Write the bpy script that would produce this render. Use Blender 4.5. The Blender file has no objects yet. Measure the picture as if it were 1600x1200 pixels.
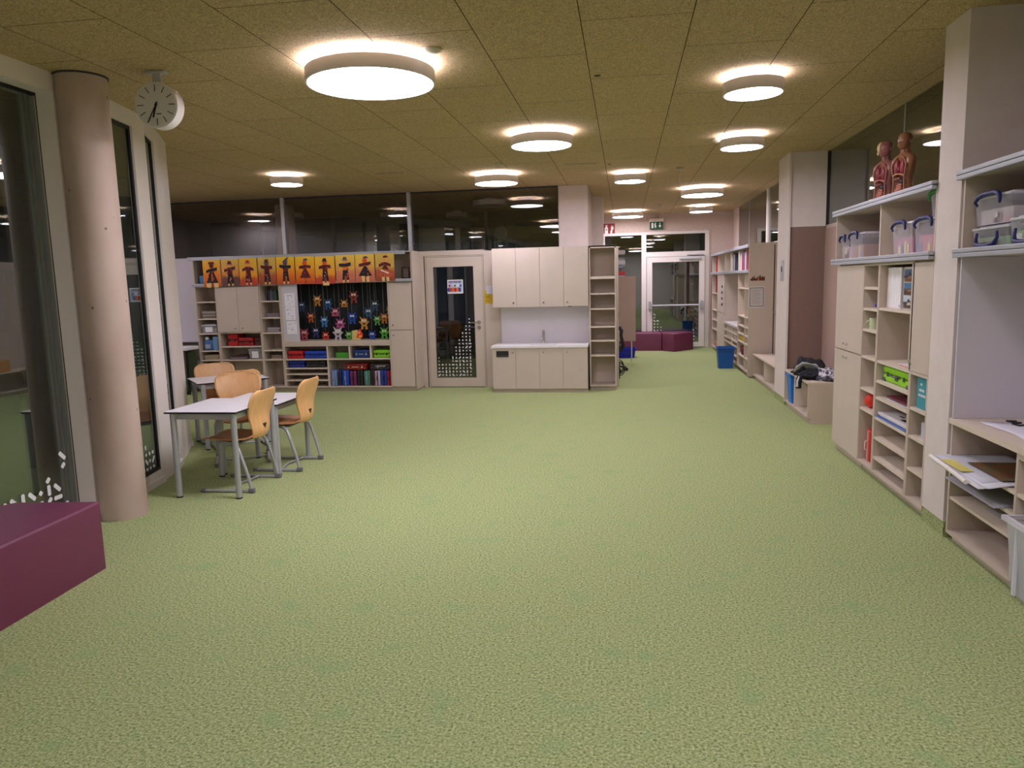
import bpy, bmesh, math, random
from mathutils import Vector, Matrix
random.seed(7)
R = math.radians
scene = bpy.context.scene
col = scene.collection

# ---------------------------------------------------------------- camera, world, exposure
CEIL = 3.12
cam_d = bpy.data.cameras.new('camera'); cam = bpy.data.objects.new('camera', cam_d); col.objects.link(cam)
cam_d.sensor_fit = 'HORIZONTAL'; cam_d.sensor_width = 36.0; cam_d.lens = 1158.78 * 36.0 / 1600.0
cam_d.clip_start = 0.05; cam_d.clip_end = 200
_y, _p, _r = .153037616, .137557770, -.025879824
_f = Vector((-math.sin(_y)*math.cos(_p), math.cos(_y)*math.cos(_p), -math.sin(_p)))
_rt = Vector((math.cos(_y), math.sin(_y), 0)); _up = _rt.cross(_f)
_r2 = math.cos(_r)*_rt + math.sin(_r)*_up; _u2 = -math.sin(_r)*_rt + math.cos(_r)*_up
cam.matrix_world = Matrix(((_r2.x, _u2.x, -_f.x, 0), (_r2.y, _u2.y, -_f.y, 0), (_r2.z, _u2.z, -_f.z, 1.65), (0, 0, 0, 1)))
scene.camera = cam
world = bpy.data.worlds.new('night'); scene.world = world; world.use_nodes = True
world.node_tree.nodes['Background'].inputs[0].default_value = (.012, .016, .026, 1)
world.node_tree.nodes['Background'].inputs[1].default_value = 0.35
vs = scene.view_settings
vs.view_transform = 'Standard'; vs.look = 'None'; vs.gamma = 1.0; vs.use_curve_mapping = False
vs.exposure = 2.3
scene.cycles.use_denoising = True
scene.cycles.max_bounces = 8; scene.cycles.diffuse_bounces = 4; scene.cycles.transparent_max_bounces = 16
scene.cycles.glossy_bounces = 4; scene.cycles.sample_clamp_indirect = 6
LAMP_DOWN = 8.0; LAMP_UP = 8.0

# ---------------------------------------------------------------- materials
def lin(c):
    return tuple(((v/255)/12.92 if v/255 <= .04045 else (((v/255)+.055)/1.055)**2.4) for v in c)
MATS = {}
def mat(name, rgb, rough=.5, metal=0, **kw):
    if name in MATS: return MATS[name]
    m = bpy.data.materials.new(name); m.use_nodes = True
    b = m.node_tree.nodes['Principled BSDF']
    b.inputs['Base Color'].default_value = (*lin(rgb), 1)
    b.inputs['Roughness'].default_value = rough; b.inputs['Metallic'].default_value = metal
    for k, v in kw.items(): b.inputs[k].default_value = v
    MATS[name] = m; return m
def N(m, t, x=None, **kw):
    n = m.node_tree.nodes.new(t)
    for k, v in kw.items(): setattr(n, k, v)
    return n
def LK(m, a, b): m.node_tree.links.new(a, b)
def bsdf(m): return m.node_tree.nodes['Principled BSDF']
def noisecol(m, c1, c2, scale=40, detail=3, stretch=(1, 1, 1), bump=0, lo=.35, hi=.65, bdist=.002):
    tc = N(m, 'ShaderNodeTexCoord'); mp = N(m, 'ShaderNodeMapping'); mp.inputs['Scale'].default_value = stretch
    nz = N(m, 'ShaderNodeTexNoise'); nz.inputs['Scale'].default_value = scale; nz.inputs['Detail'].default_value = detail
    cr = N(m, 'ShaderNodeValToRGB'); cr.color_ramp.elements[0].position = lo; cr.color_ramp.elements[1].position = hi
    cr.color_ramp.elements[0].color = (*lin(c1), 1); cr.color_ramp.elements[1].color = (*lin(c2), 1)
    LK(m, tc.outputs['Object'], mp.inputs[0]); LK(m, mp.outputs[0], nz.inputs['Vector']); LK(m, nz.outputs[0], cr.inputs[0])
    LK(m, cr.outputs[0], bsdf(m).inputs['Base Color'])
    if bump:
        bp = N(m, 'ShaderNodeBump'); bp.inputs['Strength'].default_value = bump; bp.inputs['Distance'].default_value = bdist
        LK(m, nz.outputs[0], bp.inputs['Height']); LK(m, bp.outputs[0], bsdf(m).inputs['Normal'])
    return nz, cr

CAB = mat('beige_laminate', (203, 187, 168), .55); noisecol(CAB, (198, 183, 168), (200, 186, 171), 5, 2)
EDGE = mat('pale_edge_band', (216, 202, 186), .5)
DOORM = mat('beige_door_laminate', (205, 190, 173), .48); noisecol(DOORM, (200, 186, 174), (203, 189, 177), 5, 2)
WALL = mat('warm_white_wall', (220, 209, 206), .7); noisecol(WALL, (218, 207, 204), (222, 212, 209), 8, 2)
PANELW = mat('pink_beige_panel', (205, 187, 176), .7); noisecol(PANELW, (201, 183, 172), (208, 191, 180), 20, 2)
FELT = mat('brown_felt_panel', (132, 108, 98), .95); noisecol(FELT, (122, 98, 88), (142, 118, 107), 220, 3, bump=.3)
FELT2 = mat('rose_felt_panel', (176, 149, 140), .95); noisecol(FELT2, (168, 141, 132), (184, 157, 148), 220, 3, bump=.3)
ALU = mat('brushed_aluminium', (200, 202, 208), .35, .55)
ALUP = mat('grey_rail', (176, 180, 190), .4, .3)
STEEL = mat('grey_powder_steel', (176, 179, 184), .38, .35)
STEELD = mat('grey_plastic_cap', (112, 114, 118), .6)
CHROME = mat('chrome', (215, 215, 215), .12, 1.0)
BLACK = mat('black_plastic', (22, 22, 25), .5)
GASKET = mat('black_gasket', (14, 14, 15), .45)
OUTM = mat('outside_grey_metal', (120, 128, 126), .5)
WHITE = mat('white_laminate', (244, 243, 248), .35)
WHITEF = mat('white_frame_paint', (226, 219, 213), .5)
WHITEB = mat('whiteboard_surface', (204, 199, 208), .35)
COUNTER = mat('white_worktop', (240, 237, 240), .25)
PAPER = mat('white_paper', (232, 230, 228), .8)
LACQ = mat('white_lamp_rim', (212, 208, 208), .5)
DARKG = mat('dark_grey', (60, 60, 64), .5)
# carpet
CARPET = mat('green_carpet', (165, 170, 115), 1.0)
def carpet():
    m = CARPET; tc = N(m, 'ShaderNodeTexCoord')
    n1 = N(m, 'ShaderNodeTexNoise'); n1.inputs['Scale'].default_value = 85; n1.inputs['Detail'].default_value = 5; n1.inputs['Roughness'].default_value = .8
    n2 = N(m, 'ShaderNodeTexNoise'); n2.inputs['Scale'].default_value = 5; n2.inputs['Detail'].default_value = 3
    n3 = N(m, 'ShaderNodeTexNoise'); n3.inputs['Scale'].default_value = 230; n3.inputs['Detail'].default_value = 2
    cr = N(m, 'ShaderNodeValToRGB'); e = cr.color_ramp.elements
    e[0].position = .38; e[0].color = (*lin((86, 104, 64)), 1); e[1].position = .63; e[1].color = (*lin((204, 208, 162)), 1)
    a = e.new(.45); a.color = (*lin((142, 157, 104)), 1); a = e.new(.55); a.color = (*lin((172, 182, 126)), 1)
    for n in (n1, n2, n3): LK(m, tc.outputs['Object'], n.inputs['Vector'])
    LK(m, n1.outputs[0], cr.inputs[0])
    c2 = N(m, 'ShaderNodeValToRGB'); c2.color_ramp.elements[0].position = .58; c2.color_ramp.elements[1].position = .72
    c2.color_ramp.elements[0].color = (0, 0, 0, 1); c2.color_ramp.elements[1].color = (.45, .45, .45, 1)
    LK(m, n2.outputs[0], c2.inputs[0])
    mx = N(m, 'ShaderNodeMixRGB'); LK(m, c2.outputs[0], mx.inputs[0]); LK(m, cr.outputs[0], mx.inputs[1]); mx.inputs[2].default_value = (*lin((128, 166, 110)), 1)
    LK(m, mx.outputs[0], bsdf(m).inputs['Base Color'])
    bp = N(m, 'ShaderNodeBump'); bp.inputs['Strength'].default_value = .6; bp.inputs['Distance'].default_value = .004
    LK(m, n3.outputs[0], bp.inputs['Height']); LK(m, bp.outputs[0], bsdf(m).inputs['Normal'])
    bsdf(m).inputs['Specular IOR Level'].default_value = .15
carpet()
WOOL = mat('wood_wool_ceiling', (160, 138, 92), .95)
def wool():
    m = WOOL; tc = N(m, 'ShaderNodeTexCoord'); sp = N(m, 'ShaderNodeSeparateXYZ'); LK(m, tc.outputs['Object'], sp.inputs[0])
    cb = N(m, 'ShaderNodeCombineXYZ')
    ax = N(m, 'ShaderNodeMath', operation='ADD'); ax.inputs[1].default_value = 12.65 - 4.52; LK(m, sp.outputs[1], ax.inputs[0])
    ay = N(m, 'ShaderNodeMath', operation='ADD'); ay.inputs[1].default_value = .877 + .633*20; LK(m, sp.outputs[0], ay.inputs[0])
    LK(m, ax.outputs[0], cb.inputs[0]); LK(m, ay.outputs[0], cb.inputs[1])
    br = N(m, 'ShaderNodeTexBrick'); br.offset = .5; br.offset_frequency = 2
    br.inputs['Scale'].default_value = 1; br.inputs['Brick Width'].default_value = 1.265; br.inputs['Row Height'].default_value = .633
    br.inputs['Mortar Size'].default_value = .0035; br.inputs['Mortar Smooth'].default_value = .3
    LK(m, cb.outputs[0], br.inputs['Vector'])
    br.inputs['Color1'].default_value = (*lin((218, 194, 154)), 1); br.inputs['Color2'].default_value = (*lin((210, 188, 148)), 1)
    br.inputs['Mortar'].default_value = (*lin((84, 66, 44)), 1)
    nz = N(m, 'ShaderNodeTexNoise'); nz.inputs['Scale'].default_value = 60; nz.inputs['Detail'].default_value = 4; nz.inputs['Roughness'].default_value = .75
    nz.inputs['Distortion'].default_value = 2.5
    LK(m, tc.outputs['Object'], nz.inputs['Vector'])
    cr = N(m, 'ShaderNodeValToRGB'); cr.color_ramp.elements[0].position = .36; cr.color_ramp.elements[1].position = .66
    cr.color_ramp.elements[0].color = (.30, .28, .26, 1); cr.color_ramp.elements[1].color = (1.25, 1.25, 1.2, 1)
    LK(m, nz.outputs[0], cr.inputs[0])
    mx = N(m, 'ShaderNodeMixRGB', blend_type='MULTIPLY'); mx.inputs[0].default_value = 1
    LK(m, br.outputs[0], mx.inputs[1]); LK(m, cr.outputs[0], mx.inputs[2]); LK(m, mx.outputs[0], bsdf(m).inputs['Base Color'])
    bp = N(m, 'ShaderNodeBump'); bp.inputs['Strength'].default_value = .5; bp.inputs['Distance'].default_value = .003
    LK(m, nz.outputs[0], bp.inputs['Height']); LK(m, bp.outputs[0], bsdf(m).inputs['Normal'])
    bsdf(m).inputs['Specular IOR Level'].default_value = .1
wool()
CONC = mat('smooth_concrete', (188, 168, 154), .6)
def conc():
    nz, cr = noisecol(CONC, (176, 156, 142), (198, 179, 166), 2.2, 6, (1, 1, .6), bump=.08)
    m = CONC; tc = N(m, 'ShaderNodeTexCoord'); v = N(m, 'ShaderNodeTexVoronoi'); v.inputs['Scale'].default_value = 7
    LK(m, tc.outputs['Object'], v.inputs['Vector']); c = N(m, 'ShaderNodeValToRGB')
    c.color_ramp.elements[0].position = .055; c.color_ramp.elements[0].color = (.18, .16, .15, 1); c.color_ramp.elements[1].position = .075; c.color_ramp.elements[1].color = (1, 1, 1, 1)
    LK(m, v.outputs['Distance'], c.inputs[0]); mx = N(m, 'ShaderNodeMixRGB', blend_type='MULTIPLY'); mx.inputs[0].default_value = .8
    LK(m, cr.outputs[0], mx.inputs[1]); LK(m, c.outputs[0], mx.inputs[2]); LK(m, mx.outputs[0], bsdf(m).inputs['Base Color'])
conc()
WOODB = mat('beech_plywood', (214, 150, 92), .38)
def ply(m, c1, c2):
    noisecol(m, c1, c2, 7, 3, (5, 5, .8))
ply(WOODB, (224, 172, 114), (232, 182, 126))
WOODS = mat('beech_seat_plywood', (190, 120, 75), .4); ply(WOODS, (198, 134, 84), (206, 142, 92))
PINK = mat('maroon_leatherette', (118, 42, 78), .45); noisecol(PINK, (108, 44, 74), (114, 48, 80), 300, 2, bump=.12)
def glassm(name, tint, f0, refl=(1, 1, 1)):
    m = bpy.data.materials.new(name); m.use_nodes = True; nt = m.node_tree; nt.nodes.clear()
    o = N(m, 'ShaderNodeOutputMaterial'); mx = N(m, 'ShaderNodeMixShader'); t = N(m, 'ShaderNodeBsdfTransparent'); g = N(m, 'ShaderNodeBsdfGlossy')
    t.inputs[0].default_value = (*tint, 1); g.inputs['Roughness'].default_value = .012; g.inputs[0].default_value = (*refl, 1)
    lw = N(m, 'ShaderNodeLayerWeight'); lw.inputs[0].default_value = .5
    p = N(m, 'ShaderNodeMath', operation='POWER'); p.inputs[1].default_value = 5; LK(m, lw.outputs['Facing'], p.inputs[0])
    ml = N(m, 'ShaderNodeMath', operation='MULTIPLY_ADD'); ml.inputs[1].default_value = 1 - f0; ml.inputs[2].default_value = f0
    LK(m, p.outputs[0], ml.inputs[0]); LK(m, ml.outputs[0], mx.inputs[0]); LK(m, t.outputs[0], mx.inputs[1]); LK(m, g.outputs[0], mx.inputs[2])
    LK(m, mx.outputs[0], o.inputs[0]); MATS[name] = m; return m
GL_IN = glassm('partition_glass', (.88, .88, .88), .06)
GL_OUT = glassm('facade_glass', (.58, .62, .61), .18, (.93, 1, .97))
GL_R = glassm('side_glass', (.55, .56, .54), .16, (.9, .95, .95))
CLEARP = glassm('clear_plastic', (.9, .9, .92), .06)
def frosted(name, rgb, a):
    m = mat(name, rgb, .3); bsdf(m).inputs['Alpha'].default_value = a; return m
FROST = frosted('frosted_plastic', (232, 232, 244), .28)
FROSTL = frosted('frosted_lid_plastic', (235, 235, 245), .62)
FROSTC = frosted('milky_crate_plastic', (222, 226, 232), .5)
def emis(name, rgb, s):
    m = bpy.data.materials.new(name); m.use_nodes = True; m.node_tree.nodes.clear()
    o = N(m, 'ShaderNodeOutputMaterial'); e = N(m, 'ShaderNodeEmission'); e.inputs[0].default_value = (*rgb, 1); e.inputs[1].default_value = s
    LK(m, e.outputs[0], o.inputs[0]); return m
LIT = emis('lamp_diffuser_light', (1, .92, 1.06), LAMP_DOWN)
LITUP = emis('lamp_uplight', (1, .88, 1.06), LAMP_UP)
UNLIT = mat('lamp_diffuser_off', (150, 150, 150), .5)
def C_(r, g, b, rough=.5): return mat('colour_%d_%d_%d' % (r, g, b), (r, g, b), rough)

# ---------------------------------------------------------------- mesh helpers
class MB:
    def __init__(s): s.v = []; s.f = []; s.m = []; s.mats = []
    def mi(s, m):
        if m not in s.mats: s.mats.append(m)
        return s.mats.index(m)
    def add(s, vs, fs, m):
        o = len(s.v); k = s.mi(m); s.v += [tuple(v) for v in vs]
        for f in fs: s.f.append([i + o for i in f]); s.m.append(k)
        return s
    def box(s, x0, x1, y0, y1, z0, z1, m):
        x0, x1 = min(x0, x1), max(x0, x1); y0, y1 = min(y0, y1), max(y0, y1); z0, z1 = min(z0, z1), max(z0, z1)
        return s.add([(x0, y0, z0), (x1, y0, z0), (x1, y1, z0), (x0, y1, z0), (x0, y0, z1), (x1, y0, z1), (x1, y1, z1), (x0, y1, z1)],
                     [(0, 3, 2, 1), (4, 5, 6, 7), (0, 1, 5, 4), (1, 2, 6, 5), (2, 3, 7, 6), (3, 0, 4, 7)], m)
    def bm(s, b, m, M=None):
        b.verts.ensure_lookup_table(); b.verts.index_update()
        s.add([(M @ v.co if M else v.co) for v in b.verts], [[v.index for v in f.verts] for f in b.faces], m); b.free(); return s
    def rbox(s, x0, x1, y0, y1, z0, z1, m, r=.01, seg=2, M=None):
        b = bmesh.new(); bmesh.ops.create_cube(b, size=1)
        for v in b.verts: v.co = Vector(((x0+x1)/2 + v.co.x*(x1-x0), (y0+y1)/2 + v.co.y*(y1-y0), (z0+z1)/2 + v.co.z*(z1-z0)))
        bmesh.ops.bevel(b, geom=list(b.edges), offset=r, segments=seg, profile=.5, affect='EDGES')
        return s.bm(b, m, M)
    def prism(s, poly, z0, z1, m, M=None):
        n = len(poly)
        vs = [Vector((p[0], p[1], z0)) for p in poly] + [Vector((p[0], p[1], z1)) for p in poly]
        if M: vs = [M @ v for v in vs]
        a = sum(poly[i][0]*poly[(i+1) % n][1] - poly[(i+1) % n][0]*poly[i][1] for i in range(n))
        fs = [list(range(n))[::-1], list(range(n, 2*n))] + [(i, (i+1) % n, n+(i+1) % n, n+i) for i in range(n)]
        if a < 0: fs = [list(f)[::-1] for f in fs]
        return s.add(vs, fs, m)
    def flat(s, poly, y0, y1, m):     # outline given in (x, z), thickness along y
        return s.prism([(p[0], p[1]) for p in poly], -y1, -y0, m, Matrix(((1, 0, 0, 0), (0, 0, -1, 0), (0, 1, 0, 0), (0, 0, 0, 1))))
    def cyl(s, p0, p1, r, m, n=16, r1=None):
        p0, p1 = Vector(p0), Vector(p1); d = (p1-p0).normalized(); a = d.orthogonal().normalized(); b = d.cross(a); r1 = r if r1 is None else r1
        vs = [p0 + r*(math.cos(2*math.pi*i/n)*a + math.sin(2*math.pi*i/n)*b) for i in range(n)] + [p1 + r1*(math.cos(2*math.pi*i/n)*a + math.sin(2*math.pi*i/n)*b) for i in range(n)]
        return s.add(vs, [list(range(n))[::-1], list(range(n, 2*n))] + [(i, (i+1) % n, n+(i+1) % n, n+i) for i in range(n)], m)
    def tube(s, pts, r, m, n=8, closed=False):
        pts = [Vector(p) for p in pts]; rings = []; L = len(pts); prev = None
        for i, p in enumerate(pts):
            if closed: d = pts[(i+1) % L] - pts[i-1]
            else: d = pts[min(i+1, L-1)] - pts[max(i-1, 0)]
            d.normalize()
            a = d.orthogonal().normalized() if prev is None else (prev - d*prev.dot(d)).normalized()
            prev = a; b = d.cross(a); rr = r[i] if isinstance(r, (list, tuple)) else r
            rings.append([p + rr*(math.cos(2*math.pi*k/n)*a + math.sin(2*math.pi*k/n)*b) for k in range(n)])
        vs = [v for q in rings for v in q]; fs = []
        for i in range(L if closed else L-1):
            j = (i+1) % L
            for k in range(n): fs.append((i*n+k, i*n+(k+1) % n, j*n+(k+1) % n, j*n+k))
        if not closed: fs += [list(range(n))[::-1], list(range((L-1)*n, L*n))]
        return s.add(vs, fs, m)
    def loft(s, rings, m, cap=True):
        n = len(rings[0]); vs = [v for q in rings for v in q]; fs = []
        for i in range(len(rings)-1):
            for k in range(n): fs.append((i*n+k, i*n+(k+1) % n, (i+1)*n+(k+1) % n, (i+1)*n+k))
        if cap: fs += [list(range(n))[::-1], list(range((len(rings)-1)*n, len(rings)*n))]
        return s.add(vs, fs, m)
    def ell(s, c, r, m, n=14, k=8, M=None):
        rings = []
        for i in range(k+1):
            t = math.pi*i/k*.985 + .0075*math.pi
            rings.append([Vector((c[0] + r[0]*math.sin(t)*math.cos(2*math.pi*j/n), c[1] + r[1]*math.sin(t)*math.sin(2*math.pi*j/n), c[2] - r[2]*math.cos(t))) for j in range(n)])
        if M: rings = [[M @ v for v in q] for q in rings]
        return s.loft(rings, m)
    def grid(s, rows, m):
        w = len(rows[0]); vs = [v for r in rows for v in r]
        return s.add(vs, [(i*w+j, i*w+j+1, (i+1)*w+j+1, (i+1)*w+j) for i in range(len(rows)-1) for j in range(w-1)], m)
    def build(s, name, parent=None, loc=(0, 0, 0), rz=0, smooth=None, kind=None, rot=None):
        me = bpy.data.meshes.new(name); me.from_pydata(s.v, [], s.f)
        for m in s.mats: me.materials.append(m)
        me.polygons.foreach_set('material_index', s.m)
        if smooth:
            me.polygons.foreach_set('use_smooth', [True]*len(me.polygons)); me.set_sharp_from_angle(angle=R(smooth))
        me.update()
        o = bpy.data.objects.new(name, me); col.objects.link(o); o.location = loc; o.rotation_euler = rot or (0, 0, rz)
        if parent: o.parent = parent
        if kind: o['kind'] = kind
        return o
def tag(o, label, cat, group=None):
    o['label'] = label; o['category'] = cat
    if group: o['group'] = group
    return o
def thing(name, label, cat, loc, rz=0, group=None):
    o = bpy.data.objects.new(name, None); col.objects.link(o); o.location = loc; o.rotation_euler = (0, 0, rz); o.empty_display_size = .1
    return tag(o, label, cat, group)
def struct(name, loc=(0, 0, 0), rz=0):
    o = bpy.data.objects.new(name, None); col.objects.link(o); o.location = loc; o.rotation_euler = (0, 0, rz); o['kind'] = 'structure'; return o
def dup(root, loc, rz, label, group=None):
    r = root.copy(); col.objects.link(r); r.location = loc; r.rotation_euler = (0, 0, rz); r['label'] = label
    if group: r['group'] = group
    for ch in root.children:
        c = ch.copy(); col.objects.link(c); c.parent = r
        for g in ch.children:
            d = g.copy(); col.objects.link(d); d.parent = c
    return r

# ---------------------------------------------------------------- lamps (their own light sits in their builder)
def lamp(cx, cy, dia, label, lit=True, grp='round ceiling lamps'):
    r = dia/2; h = .085; zb = 2.982
    t = thing('ceiling_lamp', label, 'lamp', (cx, cy, zb), 0, grp)
    n = 48
    ring = lambda rr, z: [Vector((rr*math.cos(2*math.pi*i/n), rr*math.sin(2*math.pi*i/n), z)) for i in range(n)]
    b = MB(); b.loft([ring(r-.012, 0), ring(r, .0), ring(r, h), ring(r-.012, h), ring(r-.012, 0)], LACQ, cap=False)
    b.build('rim', t, smooth=40)
    b = MB(); b.add(ring(r-.013, .006), [list(range(n))[::-1]], LIT if lit else UNLIT); b.add(ring(r-.013, .010), [list(range(n))], LACQ)
    b.build('diffuser', t)
    b = MB(); b.loft([ring(r*.97, h-.012), ring(r*.97, h-.008)], LACQ)
    if lit:
        o = len(b.v); b.v += [tuple(v) for v in ring(r*.97, h-.006)] + [tuple(v) for v in ring(r*.72, h-.006)]
        k = b.mi(LITUP)
        for i in range(n): b.f.append([o+i, o+(i+1) % n, o+n+(i+1) % n, o+n+i]); b.m.append(k)
    b.build('top_plate', t)
    MB().cyl((0, 0, h-.008), (0, 0, CEIL-zb-.0005), r*.4, LACQ, 24).build('ceiling_mount', t, smooth=40)
    return t
lamp(-1.68, 5.02, .86, 'largest round ceiling lamp, nearest in the room and hanging left of the middle')
lamp(-.82, 7.65, .62, 'round ceiling lamp in the middle, right of and behind the largest one')
lamp(-1.74, 10.34, .60, 'round ceiling lamp in front of the glass band above the door')
lamp(-4.40, 9.50, .42, 'small round ceiling lamp on the far left, above the scarecrow pictures')
lamp(.95, 5.97, .44, 'small round ceiling lamp on the right, nearest the right-hand glass')
lamp(1.23, 8.39, .45, 'small round ceiling lamp on the right, just before the boxed-in column with the wall switch')
lamp(.08, 10.79, .44, 'small round ceiling lamp above the open tall shelf beside the sink')
lamp(1.28, 13.02, .69, 'round ceiling lamp beyond the switch column, above the blue waste bin aisle')
lamp(.07, 16.88, .68, 'round ceiling lamp right before the exit wall, beside the fire extinguisher sign')
lamp(1.58, 16.26, .48, 'small round ceiling lamp farthest back on the right, by the exit sign')
lamp(-.6, .0, .70, 'large round ceiling lamp behind the viewpoint, outside the picture')
lamp(1.0, 2.3, .50, 'small round ceiling lamp behind the viewpoint on the right')
lamp(-7.3, 9.55, .44, 'small round ceiling lamp above the far left corner behind the curved window wall')
lamp(3.35, 8.7, .43, 'small round lit lamp added in the next room, standing in for a reflection in the glass behind the busts')  # lamp added beyond the side glass in place of a lamp reflection
lamp(.6, -2.4, .86, 'large round ceiling lamp far behind the viewpoint')

# ---------------------------------------------------------------- shell
MB().box(-9.2, 3.4, -4.5, 20.5, -.08, 0, CARPET).build('floor', kind='structure')
MB().box(-9.2, 8.0, -4.5, 27.0, CEIL, CEIL+.08, WOOL).build('ceiling', kind='structure')
OFF = .25
FAC = [(-3.80, -4.5), (-3.80, .6), (-3.80, .75), (-3.80, 4.70), (-3.85, 5.05), (-3.99, 5.78), (-4.05, 6.03), (-4.22, 6.40), (-4.36, 6.72), (-4.57, 7.13), (-4.95, 7.65), (-5.6, 8.25), (-6.6, 8.75), (-8.0, 9.2), (-9.0, 9.4)]
def onorm(a, b):
    d = Vector((b[0]-a[0], b[1]-a[1])).normalized(); return Vector((-d.y, d.x))
def quad(a, b, t0, t1):
    n = onorm(a, b)
    return [(a[0]+n.x*t0, a[1]+n.y*t0), (b[0]+n.x*t0, b[1]+n.y*t0), (b[0]+n.x*t1, b[1]+n.y*t1), (a[0]+n.x*t1, a[1]+n.y*t1)]
wl = MB()
windows = [(2, 3), (4, 5), (6, 7), (9, 10), (0, 1)]
SILL = .11; HEAD = 2.99
for i in range(len(FAC)-1):
    a, b = FAC[i], FAC[i+1]
    if (i, i+1) in windows:
        wl.prism(quad(a, b, -.025, OFF), 0, .05, WHITEF)
        wl.prism(quad(a, b, 0, OFF), .05, SILL, WHITEF); wl.prism(quad(a, b, 0, OFF), HEAD, CEIL, WHITEF)
    else:
        wl.prism(quad(a, b, 0, OFF), 0, CEIL, WHITEF)
wl.build('wall_left', kind='structure')
def dots(b, M, x0, x1, z0, z1, dx, dz, dens, m, big=1.0):
    nx = int((x1-x0)/dx); nz = int((z1-z0)/dz)
    for i in range(nx):
        for j in range(nz):
            u = (i+.5)/nx; v = (j+.5)/nz
            if not dens(u, v): continue
            cx = x0+(i+.5)*dx; cz = z0+(j+.5)*dz; w = random.choice((.32, .45, .8))*dx*.5*big; h = .34*dz*.5*big; an = random.choice((0, .8, -.8, 1.57))
            c, s = math.cos(an), math.sin(an)
            P = [(-w, -h*.6), (-w*.8, -h), (w*.8, -h), (w, -h*.6), (w, h*.6), (w*.8, h), (-w*.8, h), (-w, h*.6)]
            b.add([M @ Vector((cx+p*c-q*s, 0, cz+p*s+q*c)) for p, q in P], [list(range(8))], m)
STK = mat('white_sticker', (225, 228, 228), .6)
def facade_window(num, a, b, dens, stick=True, rc=.13):
    w = struct('window_%d' % num, (a[0], a[1], 0))
    sh = lambda q: [(p[0]-a[0], p[1]-a[1]) for p in q]
    MB().prism(sh(quad(a, b, rc, rc+.012)), SILL, HEAD, GL_OUT).build('pane', w)
    L = (Vector(b)-Vector(a)).length; d = (Vector(b)-Vector(a)).normalized(); n = onorm(a, b)
    M = Matrix(((d.x, n.x, 0, 0), (d.y, n.y, 0, 0), (0, 0, 1, 0), (0, 0, 0, 1)))
    g = MB(); def_ = lambda x0, x1, z0, z1, y0, y1: [tuple(M @ Vector(p)) for p in [(x0, y0, z0), (x1, y0, z0), (x1, y1, z0), (x0, y1, z0), (x0, y0, z1), (x1, y0, z1), (x1, y1, z1), (x0, y1, z1)]]
    F = [(0, 3, 2, 1), (4, 5, 6, 7), (0, 1, 5, 4), (1, 2, 6, 5), (2, 3, 7, 6), (3, 0, 4, 7)]
    e = .018 if num == 1 else .026
    for q in ((.001, e, SILL+.001, HEAD-.001), (L-e, L-.001, SILL+.001, HEAD-.001), (e, L-e, SILL+.001, SILL+e), (e, L-e, HEAD-e, HEAD-.001)):
        g.add(def_(*q, rc-.012, rc+.02), F, GASKET)
    if num == 1:
        for k in (.05, .085): g.add(def_(L-k-.008, L-k, SILL+e, HEAD-e, .146, .16), F, GASKET)
    g.build('gasket', w)
    if stick:
        s = MB(); M2 = M @ Matrix.Translation((0, rc-.003, 0)); dots(s, M2, e+.02, L-e-.02, SILL+.02, SILL+.9, *((.062, .062) if num > 1 else (.075, .07)), dens, STK, 1.25)
        s.build('sticker_pattern', w)
facade_window(1, FAC[2], FAC[3], lambda u, v: random.random() < (1.05 - v*2.2 if u > .5 else .8 - v*2.2))
facade_window(2, FAC[4], FAC[5], lambda u, v: v < .33+.12*math.sin(u*5) and random.random() < .95, rc=.03)
facade_window(3, FAC[6], FAC[7], lambda u, v: v < .3, rc=.03)
facade_window(4, FAC[9], FAC[10], lambda u, v: v < .3)
facade_window(5, FAC[0], FAC[1], lambda u, v: v < .2)

# courtyard facade outside the near window
OUTM = mat('outside_grey_metal', (120, 128, 126), .5)
t = struct('window_9', (-5.6, 0, 0))
q = MB()
for y in (1.2, 3.6, 6.2, 8.2): q.box(-.06, .06, y-.05, y+.05, 0, 3.0, OUTM)
for z in (.75, 1.9, 2.55): q.box(-.05, .05, 1.25, 8.15, z-.035, z+.035, OUTM)
q.build('window_frame', t)
MB().box(-.02, -.01, 3.66, 6.14, 1.94, 2.5, mat('outside_pale_panel', (150, 160, 158), .6)).box(-.02, -.01, 1.26, 6.14, .80, 1.3, mat('outside_pale_panel', (150, 160, 158), .6)).build('infill_panel', t)
MB().box(-14, -4.06, -4.5, 9.0, -.3, -.02, mat('outside_ground', (90, 96, 90), .9)).build('ground_outside', kind='structure')

# concrete column
b = MB(); b.cyl((0, 0, 0), (0, 0, CEIL-.012), .166, CONC, 48)
tag(b.build('concrete_column', None, (-3.70, 4.85, 0), smooth=40), 'smooth round concrete column standing before the left window wall', 'column')
MB().cyl((-3.70, 4.85, CEIL-.011), (-3.70, 4.85, CEIL-.001), .175, DARKG, 40).build('trim_1', kind='structure')

# back wall body with door opening, left side
BW = MB()
BW.box(-8.98, -3.19, 11.47, 11.98, 0, 2.14, WALL); BW.box(-3.185, -3.12, 11.45, 11.98, 0, 2.15, DOORM); BW.box(-2.165, -.10, 11.45, 11.98, 0, 2.13, DOORM); BW.box(-3.12, -2.165, 11.45, 11.98, 2.075, 2.15, DOORM)
BW.build('wall_back', kind='structure')
MB().box(-9.15, -8.98, 9.3, 11.98, 0, CEIL, WALL).build('wall_left_end', kind='structure')
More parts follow.
